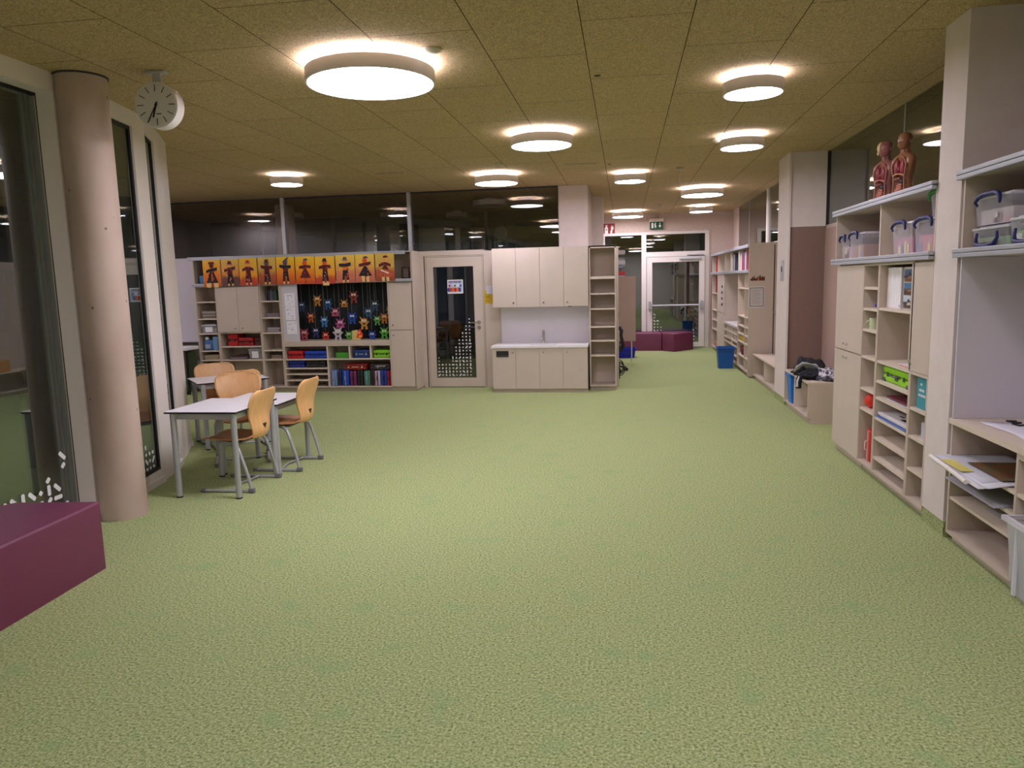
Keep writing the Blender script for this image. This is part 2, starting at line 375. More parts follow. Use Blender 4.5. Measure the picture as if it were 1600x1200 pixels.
# glass band above
w6 = struct('window_6', (-8.9, 11.95, 2.15))
MB().box(0, 7.86, 0, .012, 0, CEIL-2.152, GL_IN).build('pane', w6)
for x in (-8.2, -6.9, -5.62, -3.45, -1.2):
    if x in (-5.62, -3.45): MB().box(x+8.9-.03, x+8.9+.03, -.06, -.002, .0, CEIL-2.154, ALU).build('mullion', w6)
MB().box(0, 7.86, -.03, -.001, CEIL-2.175, CEIL-2.154, DARKG).build('top_channel', w6)
# back room beyond the glass (dark, unlit)
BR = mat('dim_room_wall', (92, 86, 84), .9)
w10 = struct('window_10', (-9.2, 15.8, 0)); MB().box(0, 8.2, 0, .012, 0, CEIL, GL_OUT).build('pane', w10)  # far glass added and placed so that it mirrors the lit lamps
q10 = MB()
for x in (1.2, 2.9, 4.6, 6.3): q10.box(x-.03, x+.03, -.06, -.001, 0, CEIL-.002, OUTM)
q10.build('window_frame', w10)
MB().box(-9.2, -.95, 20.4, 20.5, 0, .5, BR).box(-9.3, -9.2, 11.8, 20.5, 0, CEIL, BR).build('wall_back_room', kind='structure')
for i, (x, y, d) in enumerate([(-2.35, 13.2, .60), (-6.5, 14.0, .6), (-4.6, 14.6, .44), (-3.4, 15.2, .44)]):
    lamp(x, y, d, ['unlit round lamp behind the glass band, above the door and nearest the glass', 'unlit round lamp behind the glass band at the far left', 'small unlit round lamp behind the glass band, above the hanging pictures', 'unlit round lamp behind the glass band, deepest in the dark room'][i], False, 'unlit lamps in the dark room')
MB().cyl((-6.1, 13.0, 0), (-6.1, 13.0, CEIL-.002), .17, CONC, 32).build('trim_2', kind='structure')
# pillars centre
MB().box(-1.035, -.578, 12.0, 12.35, 0, CEIL, WALL).build('wall_pillar_centre', kind='structure')
MB().box(-1.02, -.578, 12.36, 13.7, 0, CEIL, PANELW).box(-1.02, -.38, 13.701, 14.0, 0, CEIL, WALL).box(-1.02, -.95, 14.0, 17.9, 0, CEIL, WALL).build('wall_centre', kind='structure')
# exit wall with door and glazing, y 17.9
EX = MB()
EX.box(-.95, 3.3, 17.9, 18.1, 2.70, CEIL, PANELW); EX.box(-.95, -.54, 17.9, 18.1, 0, 2.70, WALL); EX.box(1.93, 3.3, 17.9, 18.1, 0, 2.70, PANELW)
EX.build('wall_exit', kind='structure')
w7 = struct('window_7', (0, 17.93, 0))
fr = MB()
for q in ((-.54, -.46, 0, 2.70), (.39, .50, 0, 2.70), (1.84, 1.93, 0, 2.70), (-.46, .39, 2.64, 2.70), (.50, 1.84, 2.64, 2.70), (.50, 1.84, 2.13, 2.24), (-.46, .39, 0, .1)):
    fr.box(q[0], q[1], -.06, .06, q[2], q[3], WHITEF)
fr.build('window_frame', w7)
MB().box(-.46, .39, -.006, .006, .1, 2.64, GL_OUT).build('pane', w7); MB().box(.50, 1.84, -.006, .006, 2.24, 2.64, GL_OUT).build('transom_pane', w7)
d2 = struct('door_2', (0, 17.92, 0))
lf = MB()
for q in ((.51, .635, .02, 2.12), (1.705, 1.83, .02, 2.12), (.635, 1.705, .02, .13), (.635, 1.705, 2.0, 2.12)): lf.box(q[0], q[1], -.09, -.02, q[2], q[3], WHITEF)
lf.build('leaf_frame', d2)
MB().box(.635, 1.705, -.06, -.048, .13, 2.0, GL_OUT).build('pane', d2)
h = MB(); h.cyl((.64, -.17, 1.0), (1.70, -.17, 1.0), .018, ALU); h.build('panic_bar', d2, smooth=40)
h = MB()
for x in (.575, 1.765): h.box(x-.028, x+.028, -.19, -.091, .92, 1.10, STEEL)
h.tube([(.59, -.17, 1.05), (.64, -.17, 1.0)], .018, ALU); h.tube([(1.75, -.17, 1.08), (1.70, -.17, 1.0)], .018, ALU)
h.build('bar_bracket', d2)
h = MB(); h.rbox(1.25, 1.75, -.15, -.092, 2.05, 2.10, ALU, .008); h.rbox(1.42, 1.80, -.13, -.062, 2.145, 2.175, ALU, .006); h.build('door_closer', d2)
s = MB(); dots(s, Matrix.Translation((0, -.064, 0)), .65, 1.69, .15, .98, .075, .075, lambda u, v: v < .95-2.6*u or (v < .12+.15*random.random() and u > .3) or v < 3.2*u-2.75, STK); s.build('sticker_pattern', d2)
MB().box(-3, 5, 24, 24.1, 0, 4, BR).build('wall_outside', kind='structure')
# right wall: solid low, glass above
RW = MB()
RW.box(2.45, 2.60, -4.5, 8.455, 0, 2.19, PANELW); RW.box(2.45, 2.60, 10.36, 17.9, 0, 2.19, PANELW); RW.box(2.45, 2.6, 8.455, 10.36, 2.19, 2.235, PANELW)
RW.box(2.45, 2.6, 17.0, 17.9, 2.19, CEIL, PANELW)
RW.build('wall_right', kind='structure')
MB().box(2.44, 2.6, 8.456, 10.359, 0, 2.19, FELT2).build('wall_right_felt', kind='structure')
w8 = struct('window_8', (2.46, 0, 2.19))
MB().box(0, .012, -4.4, 17.0, .001, CEIL-2.19, GL_R).build('pane', w8)
for y, wd in ((13.6, .055), (10.35, .02), (7.26, .012), (4.3, .012), (15.6, .012)): MB().box(-.03 if wd > .03 else -.008, -.001, y-wd, y+wd, .002, CEIL-2.192, WHITEF if wd > .03 else ALU).build('mullion', w8)
MB().box(3.3, 3.4, -4.5, 20, 0, .1, BR).build('trim_3', kind='structure')
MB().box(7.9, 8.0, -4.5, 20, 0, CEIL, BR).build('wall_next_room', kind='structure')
# boxed columns on right
P3 = MB(); P3.box(1.95, 2.44, 4.80, 5.135, .10, CEIL, WALL); P3.box(1.955, 2.44, 4.805, 5.135, 0, .10, CARPET); P3.build('wall_pillar_near', kind='structure')
P2 = MB(); P2.box(1.995, 2.02, 9.72, 10.36, .09, CEIL, WALL); P2.box(2.02, 2.44, 9.755, 10.36, 2.225, CEIL, WALL); P2.box(2.02, 2.44, 9.76, 10.36, 0.0, 2.225, FELT); P2.box(2.0, 2.02, 9.725, 10.36, 0, .09, CARPET)
P2.build('wall_pillar_switch', kind='structure')
MB().box(-3.8, 2.6, -4.6, -4.5, 0, CEIL, WALL).build('wall_behind', kind='structure')
sw = MB(); sw.rbox(-.012, 0, -.075, .075, -.13, .13, ALU, .004); sw.box(-.014, -.012, -.035, .035, -.02, .05, DARKG)
tag(sw.build('wall_switch', None, (1.994, 10.0, 1.70)), 'grey wall switch plate on the boxed-in column', 'switch')

# ---------------------------------------------------------------- door in the back wall
d1 = struct('door_1', (0, 11.45, 0))
q = MB()
for z in ((-3.10, -3.085, 0, 2.07), (-2.185, -2.170, 0, 2.07), (-3.085, -2.185, 2.055, 2.07)): q.box(z[0], z[1], -.012, .1, z[2], z[3], DOORM)
q.build('door_frame', d1)
q = MB()
for z in ((-3.08, -2.975, .01, 2.05), (-2.330, -2.19, .01, 2.05), (-2.975, -2.33, .01, .15), (-2.975, -2.33, 1.90, 2.05)): q.box(z[0], z[1], -.006, .045, z[2], z[3], DOORM)
q.build('leaf', d1)
MB().box(-2.975, -2.33, .02, .03, .15, 1.90, GL_IN).build('pane', d1)
q = MB(); q.cyl((-2.262, -.007, 1.03), (-2.262, -.018, 1.03), .028, CHROME, 20); q.cyl((-2.262, -.018, 1.03), (-2.262, -.06, 1.03), .011, CHROME); q.tube([(-2.262, -.06, 1.03), (-2.30, -.062, 1.03), (-2.39, -.062, 1.03)], .010, CHROME); q.build('door_handle', d1, smooth=40)
MB().cyl((-2.262, -.007, .945), (-2.262, -.018, .945), .028, CHROME, 20).build('lock', d1, smooth=40)
s = MB(); dots(s, Matrix.Translation((0, .017, 0)), -2.965, -2.34, .165, 1.16, .057, .0555, lambda u, v: v < 1.22*u-.20+.03 or v < .24 or (u < .1 and v < .33), STK); s.build('sticker_pattern', d1)

# ---------------------------------------------------------------- cabinets
def knob(p, parent, name='knob', ax=(0, -1, 0)):
    p = Vector(p); MB().cyl(p, p+Vector(ax)*.014, .011, CHROME, 14).build(name, parent, smooth=40)
def cab(label, loc, rz, w, d, z0, z1, shelves=(), dividers=(), doors=(), group=None, name='shelf_unit', cat='shelf', back=True, th=.02, plinth=.0, top=True, bottom=True, left=True, right=True, cm=None, shf=.004, inner_back=None, panels=()):
    """local x along the front (0..w), local y into the depth, z in world height"""
    cm = cm or CAB
    t = thing(name, label, cat, (loc[0], loc[1], 0), rz, group)
    g = .0015; f = .02 if doors and not shelves and not dividers else 0
    c = MB()
    if left: c.box(g, th, f, d, z0, z1, cm)
    if right: c.box(w-th, w-g, f, d, z0, z1, cm)
    if bottom: c.box(th if left else g, w-th if right else w-g, f, d, z0, z0+th, cm)
    if top: c.box(th if left else g, w-th if right else w-g, f, d, z1-th, z1, cm)
    if back: c.box(th, w-th, d-.012, d-.001, z0+th, z1-th, inner_back or cm)
    c.build('carcass', t)
    if plinth: MB().box(g, w-g, .05, d, 0, z0-.001, cm).build('plinth', t)
    for s in shelves: MB().box(s[0], s[1], shf, d-.014, s[2]-th, s[2], EDGE).build('shelf', t)
    for s in dividers: MB().box(s[0]-th/2, s[0]+th/2, .003, d-.014, s[1], s[2], EDGE).build('divider', t)
    for s in doors:
        do = MB().box(s[0]+.0015, s[1]-.0015, -.001 if not f else 0, (.018 if f else -.019), s[2]+.0015, s[3]-.0015, DOORM).build('door', t)
        for k in s[4]: knob((k[0], -.001 if f else -.019, k[1]), do)
    return t
LY = 11.05
# columns of the left wall shelving
L1x0, L2x0, L3x0, L4x0, L5x0, L5x1 = -6.80, -6.432, -5.705, -5.355, -3.585, -3.20
w = L2x0-L1x0
cab('narrow open shelf column at the far left end under the scarecrow pictures', (L1x0, LY), 0, w, .40, .06, 1.70, [(.02, w-.02, z) for z in (1.452, 1.182, .946, .668, .517, .30)], plinth=.06)
w = L3x0-L2x0
t = cab('cabinet with two beige doors above open shelves, behind the chairs', (L2x0, LY), 0, w, .40, .06, 1.70, [(.02, w-.02, z) for z in (.958, .733, .517)], plinth=.06, name='cabinet', cat='cabinet')
for k, (a0, a1) in enumerate(((0, w/2), (w/2, w))):
    do = MB().box(a0+.002, a1-.002, -.016, -.001, .96, 1.675, DOORM).build('door', t); knob((w/2+(-.06 if k == 0 else .06), -.016, 1.02), do)
w = L4x0-L3x0
cab('narrow open shelf column between the two-door cabinet and the monster display', (L3x0, LY), 0, w, .40, .06, 1.70, [(.02, w-.02, z) for z in (1.443, 1.182, .943, .665, .517)], plinth=.06)
w = L5x0-L4x0
cab('low open shelf unit with cases, under the hanging paper monsters', (L4x0, LY), 0, w, .40, .06, .735,
    [(.02, .715, z) for z in (.517, .374, .282, .184)] + [(.735, w-.02, .517)],
    [(.725, .08, .715), (L4x0*-1-4.268, .517, .715), (L4x0*-1-3.923, .517, .715)], plinth=.06)
# display niche above it
t = thing('display_niche', 'display niche with a dark back and a whiteboard strip, full of hanging paper monsters', 'niche', (L4x0, LY, 0))
MB().box(.0015, w-.0015, 0, .398, .737, .80, CAB).build('sill_board', t)
MB().box(.0015, .022, .0, .398, .80, 1.70, CAB).build('side_panel', t); MB().box(w-.02, w-.0015, 0, .398, .80, 1.70, CAB).build('side_panel', t)
MB().box(.022, .285, .008, .02, .80, 1.70, WHITEB).build('whiteboard_panel', t)
NICHE = mat('dark_niche_glass', (26, 30, 34), .08)
MB().box(.03, w-.02, .385, .397, .80, 1.70, NICHE).build('dark_back_panel', t)
cu = MB(); cw = mat('dark_blue_curtain', (38, 44, 50), .9)
rows = [[Vector((.05+i*.03, .365+.012*math.sin(i*1.9)+.006*math.sin(i*.7), z)) for i in range(int((w-.09)/.03)+1)] for z in (.801, 1.695)]
cu.grid(rows, cw); o = cu.build('curtain', t, smooth=60); sm = o.modifiers.new('s', 'SOLIDIFY'); sm.thickness = .002
w = L5x1-L5x0
t = thing('tall_cabinet', 'tall narrow cabinet with an upper and a lower beige door, left of the glazed door', 'cabinet', (L5x0, LY, 0))
MB().box(.0015, w-.0015, .02, .40, .06, 1.70, CAB).build('carcass', t); MB().box(.0015, w, .05, .40, 0, .059, CAB).build('plinth', t)
do = MB().box(.003, w-.02, 0, .018, .955, 1.675, DOORM).build('door', t); knob((.05, 0, 1.03), do)
do = MB().box(.003, w-.02, 0, .018, .075, .945, DOORM).build('door', t); knob((.05, 0, .87), do)
# end panel closes to the door wall
MB().box(L5x1+.001, L5x1+.016, LY-.01, 11.448, .03, 2.15, DOORM).build('trim_4', kind='structure')
# top row above with grey rails
t = thing('wall_shelf', 'long top shelf between two grey rails, holding the row of scarecrow pictures', 'shelf', (-6.80, LY, 0))
W = 3.60
c = MB(); c.box(0, W, 0, .40, 2.135, 2.15, CAB); c.box(0, .02, 0, .4, 1.735, 2.135, CAB); c.box(W-.02, W, 0, .4, 1.735, 2.135, CAB); c.box(0, W, 0, .4, 1.702, 1.735, CAB); c.box(.02, W-.02, .385, .398, 1.735, 2.135, CAB)
c.build('carcass', t)
MB().rbox(-.06, W-.09, -.035, -.001, 2.10, 2.155, ALUP, .006).build('top_rail', t); MB().rbox(-.02, W, -.035, -.001, 1.69, 1.735, ALUP, .006).build('bottom_rail', t)
# whiteboard corner left of it
t = thing('whiteboard', 'tall pale whiteboard panel in the corner beside the window wall', 'whiteboard', (-8.2, 11.2, 0))
MB().box(0, 1.38, 0, .02, .80, 2.13, WHITEB).build('board', t); MB().box(0, 1.38, -.006, .0, 2.13, 2.15, ALU).build('top_strip', t)
t = thing('window_seat', 'low white-topped counter with a dark glazed front, left of the shelving', 'counter', (-8.2, 10.72, 0))
MB().rbox(0, 1.385, -.02, .46, .70, .745, WHITE, .005).build('worktop', t)
MB().box(.02, 1.36, .005, .015, .05, .68, GL_OUT).build('dark_glass_front', t)
q = MB()
for z in ((0, 1.38, .0, .05), (0, 1.38, .68, .699), (0, .02, .05, .68), (1.36, 1.38, .05, .68)): q.box(z[0], z[1], 0, .03, z[2], z[3], GASKET)
q.build('frame', t); MB().box(.02, 1.36, .3, .32, .05, .68, C_(90, 100, 80)).build('inner_back', t)

# ---------------------------------------------------------------- kitchenette
KX0, KX1 = -1.96, -.545
t = thing('sink_cabinet', 'low beige sink cabinet with four doors under the white worktop', 'cabinet', (KX0, 10.86, 0))
W = KX1-KX0
MB().box(0, W, .02, .58, .05, .665, CAB).build('carcass', t); MB().box(.0, W, .04, .58, 0, .049, CAB).build('plinth', t)
xs = [0, .35, .706, 1.059, W]
for i in range(4):
    do = MB().box(xs[i]+.002, xs[i+1]-.002, 0, .018, .055, .662, DOORM).build('door', t)
    knob(((xs[i+1]-.045) if i in (0,) else xs[i]+.06 if i in (2, 3) else xs[i]+.02, 0, .60), do) if i != 1 else None
    if i == 0: q = MB(); q.box(.06, .245, -.006, 0, .535, .625, BLACK); q.box(.07, .235, -.008, -.006, .545, .560, DARKG); o = q.build('black_flap', do); o['label'] = 'black waste flap'
t = thing('worktop', 'thin white worktop with an inset sink and splash panel', 'worktop', (KX0, 10.86, 0))
q = MB(); sx0, sx1, sy0, sy1 = .55, .95, .12, .42
q.box(-.015, sx0, -.015, .585, .667, .70, COUNTER); q.box(sx1, W+.01, -.015, .585, .667, .70, COUNTER); q.box(sx0, sx1, -.015, sy0, .667, .70, COUNTER); q.box(sx0, sx1, sy1, .585, .667, .70, COUNTER); q.build('top', t)
q = MB(); q.box(sx0, sx1, sy0, sy1, .668, .672, COUNTER); q.box(sx0+.15, sx0+.19, .2, .24, .672, .674, CHROME); q.build('sink', t)
MB().box(.055, W+.01, .57, .586, .70, 1.2665, mat('pale_splash', (226, 222, 230), .3)).build('splash_panel', t)
t = thing('sink_tap', 'chrome mixer tap standing at the back of the white worktop', 'tap', (-1.235, 11.30, .70))
q = MB(); q.cyl((0, 0, 0), (0, 0, .17), .022, CHROME, 20); q.build('body', t, smooth=40)
MB().tube([(0, 0, .10), (0, -.05, .115), (0, -.15, .10), (0, -.16, .085)], .013, CHROME, 12).build('spout', t, smooth=50)
q = MB(); q.cyl((0, 0, .171), (0, 0, .19), .020, CHROME, 20); q.tube([(0, 0, .185), (0, -.04, .20), (0, -.11, .205)], [.009, .009, .007], CHROME); q.build('lever', t, smooth=50)
t = thing('wall_cabinet', 'white-beige four-door wall cabinet hanging above the sink', 'cabinet', (-1.957, 11.02, 0))
W2 = 1.427
MB().box(0, W2, .02, .42, 1.268, 2.133, CAB).build('carcass', t)
xs = [0, .357, .712, 1.067, W2]
for i in range(4):
    do = MB().box(xs[i]+.002, xs[i+1]-.002, 0, .018, 1.266, 2.135, DOORM).build('door', t)
    if i != 1: knob(((xs[i+1]-.045) if i == 0 else xs[i]+.05, 0, 1.33), do)
MB().box(1.12, 1.18, .02, .06, 1.255, 1.268, BLACK).build('light_switch', t)
w = .395
cab('tall open beige shelf with six compartments at the right end of the sink wall', (-.522, 11.05), 0, w, .39, .06, 2.135, [(.02, w-.02, z) for z in (1.444, 1.222, .957, .75, .53)], plinth=.06, name='tall_shelf')
o = [o for o in col.objects if o.name.startswith('tall_shelf')][-1]; MB().box(.02, w-.02, .002, .37, 1.65, 1.69, EDGE).build('shelf', o)
MB().box(.0, w, 0, .02, 2.10, 2.136, EDGE).build('top_edge', o)

# ---------------------------------------------------------------- right wall units (facing the room, front x=1.95)
RX = 1.95; RR = R(-90)
def A(y, base): return base - y
YB = 7.33
w1 = YB-6.555; w2 = 6.555-6.185; w3 = 6.185-5.45
t = thing('double_cabinet', 'tall closed beige cabinet with two key pairs, at the left of the right-hand shelves', 'cabinet', (RX, YB, 0), RR)
w = 7.33-6.555
MB().box(.0015, w-.0015, .02, .45, .06, 1.72, CAB).build('carcass', t); MB().box(.0015, w-.0015, .04, .45, 0, .059, CAB).build('plinth', t)
for (z0, z1, zk) in ((.965, 1.712, 1.02), (.065, .955, .90)):
    do = MB().box(.002, w-.002, 0, .018, z0, z1, DOORM).build('door', t)
    for a in (.30, .40): knob((a, 0, zk), do)
w = 6.555-6.17
cab('narrow open shelf column with a ball and a red case, beside the closed cabinet', (RX, 6.555), RR, w, .45, .06, 1.72, [(.02, w-.02, z) for z in (1.53, 1.36, 1.187, .965, .70, .53)], plinth=.05)
w = 6.17-5.455
cab('wide open shelf column with white folders and the lime green case', (RX, 6.17), RR, w, .45, .06, 1.72, [(.02, w-.02, z) for z in (1.374, .965, .809, .677, .515, .355, .195)], plinth=.05)
w = 5.455-5.137
cab('narrow open shelf column with the turquoise folder, next to the near column', (RX, 5.455), RR, w, .45, .06, .965, [(.02, w-.02, z) for z in (.719, .52, .292)], plinth=.05)
t = thing('wall_cabinet', 'single narrow beige door cabinet above the turquoise folder', 'cabinet', (RX, 5.50, 0), RR)
MB().box(.045, w+.04, .02, .45, .967, 1.72, CAB).build('carcass', t); do = MB().box(.0, w+.043, 0, .018, .968, 1.705, DOORM).build('door', t); knob((.05, 0, 1.03), do)
t = thing('top_shelf', 'top shelf row with grey rails carrying clear boxes and the two anatomy busts', 'shelf', (RX, 7.41, 0), RR)
W = 7.41-5.14
q = MB(); q.box(0, W, 0, .47, 2.175, 2.205, CAB); q.box(0, .02, 0, .47, 1.765, 2.175, CAB); q.box(W-.02, W, 0, .47, 1.765, 2.175, CAB); q.box(0, W, 0, .47, 1.722, 1.765, CAB); q.box(.02, W-.02, .455, .47, 1.765, 2.175, CAB); q.build('carcass', t)
MB().box(7.41-6.20-.01, 7.41-6.20+.01, .002, .454, 1.765, 2.175, EDGE).build('divider', t)
for n_, z in (('top_rail', 2.16), ('bottom_rail', 1.72)):
    q = MB(); q.rbox(-.02, W, -.035, -.001, z, z+.025, ALUP, .004); q.rbox(-.02, W, -.038, -.001, z+.027, z+.052, ALUP, .004); q.box(-.015, W, -.03, -.001, z+.02, z+.03, DARKG); q.build(n_, t)
# near unit
NB = 4.755
t = thing('wall_shelf', 'upper shelf between grey rails at the right picture edge, holding clear boxes', 'shelf', (RX, NB+.02, 0), RR)
W = NB-2.4
q = MB(); q.box(0, W, 0, .47, 2.18, 2.21, CAB); q.box(.01, .03, 0, .47, 1.765, 2.18, CAB); q.box(0, W, 0, .47, 1.722, 1.765, CAB); q.box(.03, W, .455, .47, 1.765, 2.18, CAB); q.box(1.5, 1.52, 0, .455, 1.765, 2.18, CAB); q.build('carcass', t)
for n_, z in (('top_rail', 2.165), ('bottom_rail', 1.72)):
    q = MB(); q.rbox(-.02, W, -.035, -.001, z, z+.025, ALUP, .004); q.rbox(-.02, W, -.038, -.001, z+.027, z+.052, ALUP, .004); q.box(-.015, W, -.03, -.001, z+.02, z+.03, DARKG); q.build(n_, t)
t = thing('whiteboard', 'grey whiteboard panel above the low shelf at the right picture edge', 'whiteboard', (RX, NB, 0), RR)
MB().box(.0, W-.02, .42, .44, .766, 1.72, WHITEB).build('board', t); MB().box(0, .018, 0, .419, .766, 1.72, WHITEB).build('side_panel', t)
t = thing('low_shelf', 'low open shelf with a thick beige counter at the right picture edge', 'shelf', (RX, NB, 0), RR)
MB().box(-.01, W, -.01, .418, .732, .765, EDGE).build('counter', t)
q = MB(); q.box(0, .02, 0, .45, .05, .731, CAB); q.box(.765, .785, 0, .45, .05, .731, CAB); q.box(.02, .765, 0, .45, .05, .07, CAB); q.box(.02, .765, .435, .45, .07, .731, CAB)
q.box(.785, W, .435, .45, .05, .731, CAB); q.box(W-.02, W, 0, .435, .05, .731, CAB); q.box(.785, W-.02, .0, .435, .70, .731, CAB); q.build('carcass', t)
MB().box(0, .785, .04, .45, 0, .049, CAB).build('plinth', t)
for z in (.525, .41, .285): MB().box(.02, .765, .004, .434, z-.018, z, EDGE).build('shelf', t)
MB().box(.785, W-.02, .004, .434, .507, .525, EDGE).build('shelf', t)

# benches between the columns
def bench(label, y1, y0, x0, x1, div, ztop=.465):
    t = thing('bench', label, 'bench', (x0, y1, 0), RR); w = y1-y0; d = x1-x0
    q = MB(); q.box(0, .02, .0, d, .06, ztop-.02, CAB); q.box(w-.02, w, 0, d, .06, ztop-.02, CAB); q.box(.02, w-.02, 0, d, .06, .08, CAB); q.box(.02, w-.02, d-.02, d, .08, ztop-.02, CAB); q.build('carcass', t)
    MB().box(-.0, w+.0, -.006, d, ztop-.019, ztop, EDGE).build('seat_board', t); MB().box(0, w, .03, d, 0, .059, CAB).build('plinth', t)
    for a in div: MB().box(a-.01, a+.01, .004, d-.021, .081, ztop-.021, EDGE).build('divider', t)
bench('beige open bench with a pile of clothes on it', 9.715, 8.47, 1.99, 2.43, (.55,))
bench('low open bench beyond the switch column, in front of the noticed panel', 12.30, 10.37, 2.03, 2.43, (.95,), .40)

# unit 3 far right
U3 = 12.37; UX = 1.97
q = MB(); q.box(1.95, 2.43, 12.34, 12.36, .03, 2.155, DOORM)
t = thing('end_panel', 'tall beige end panel with a small picture and a framed notice', 'panel', (0, 0, 0)); q.build('panel', t)
MB().box(2.33, 2.345, 12.335, 12.339, .03, 2.12, DARKG).build('joint', t)
q = MB(); q.cyl((2.37, 12.339, 1.06), (2.37, 12.30, 1.06), .01, CHROME); q.tube([(2.37, 12.30, 1.06), (2.30, 12.30, 1.06)], .009, CHROME); q.cyl((2.37, 12.339, .97), (2.37, 12.33, .97), .02, CHROME); q.build('door_handle', t, smooth=40)
def u3(label, y1, y0, z0, z1, sh, div=(), nm='shelf_unit', doors=(), **kw):
    w = y1-y0; return cab(label, (UX, y1), RR, w, .45, z0, z1, [(.02, w-.02, z) for z in sh], [(a, b0, b1) for a, b0, b1 in div], doors, name=nm, plinth=z0 < .1, **kw)
u3('open shelf column with a yellow folder, nearest to the framed notice panel', 13.62, 12.37, .06, 1.70, (1.44, .963, .797, .658, .522, .284), [(.75, .08, 1.68)])
t = u3('low open unit of pigeonholes under the white counter at the blue bin', 15.43, 13.625, .06, .72, (.60, .47, .38, .2), [(.5, .47, .70), (.8, .47, .70), (1.1, .08, .70), (1.45, .47, .70)])
MB().box(0, 1.80, -.005, .449, .721, .75, COUNTER).build('counter', t)
t = thing('whiteboard', 'pale whiteboard in the niche above the pigeonholes', 'whiteboard', (UX, 15.43, 0), RR); MB().box(0, 1.80, .42, .44, .752, 1.70, WHITEB).build('board', t)
t = u3('closed beige cabinet column between the whiteboard niche and the far shelf', 16.56, 15.435, .06, 1.70, (), nm='cabinet', cat='cabinet', doors=[(0, 1.12, .9, 1.70, [(.9, 1.1), (.95, 1.1)]), (0, 1.12, .06, .895, [(.9, .8)])])
u3('farthest open shelf column beside the exit', 17.60, 16.565, .06, 1.70, (1.28, .907, .691, .478))
t = thing('top_shelf', 'far top shelf row with grey rails and books beside the exit', 'shelf', (UX, 17.60, 0), RR)
W = 17.60-12.37
q = MB(); q.box(0, W, 0, .45, 2.12, 2.14, CAB); q.box(0, .02, 0, .45, 1.735, 2.12, CAB); q.box(W-.02, W, 0, .45, 1.735, 2.12, CAB); q.box(0, W, 0, .45, 1.702, 1.735, CAB); q.box(.02, W-.02, .43, .449, 1.735, 2.12, CAB); q.build('carcass', t)
for y in (16.56, 15.43, 14.59, 13.62): MB().box(17.6-y-.01, 17.6-y+.01, .002, .429, 1.736, 2.119, EDGE).build('divider', t)
MB().rbox(-.02, W, -.035, -.001, 2.09, 2.14, ALUP, .005).build('top_rail', t); MB().rbox(-.02, W, -.035, -.001, 1.685, 1.735, ALUP, .005).build('bottom_rail', t)
MB().box(1.98, 2.44, 17.61, 17.89, .42, 2.1, FELT).build('wall_recess_felt', kind='structure')
# ---------------------------------------------------------------- tables and chairs
def table(name, label, loc, rz, w, d, h, inset=.03):
    t = thing(name, label, 'table', (*loc, 0), rz)
    q = MB(); q.rbox(0, w, 0, d, h-.016, h-.002, BLACK, .003, 1); q.box(.001, w-.001, .001, d-.001, h-.002, h, WHITE); q.build('tabletop', t)
    q = MB()
    for a, b_, c_, e_ in ((.04, w-.04, .035, .055), (.04, w-.04, d-.055, d-.035), (.035, .055, .04, d-.04), (w-.055, w-.035, .04, d-.04)): q.box(a, b_, c_, e_, h-.066, h-.0165, STEEL)
    q.build('apron', t)
    for x in (.03+inset, w-.03-inset*.3):
        for y in (.03, d-.03):
            l = MB().cyl((x, y, .012), (x, y, h-.0165), .0235, STEEL, 20).build('leg', t, smooth=40)
            MB().cyl((x, y, 0), (x, y, .0119), .0245, BLACK, 20).build('foot_cap', l, smooth=40)
    return t
table('school_desk', 'nearest white-topped school desk, with grey legs and a chair on its right side', (-3.60, 5.28), 0, .61, .70, .70)
table('school_desk', 'lower white-topped school desk touching the back of the nearest desk', (-3.62, 5.995), 0, .62, .69, .64)
table('school_desk', 'turned white-topped school desk close to the curved window wall, farthest back', (-4.30, 6.90), R(41), .72, .60, .70)
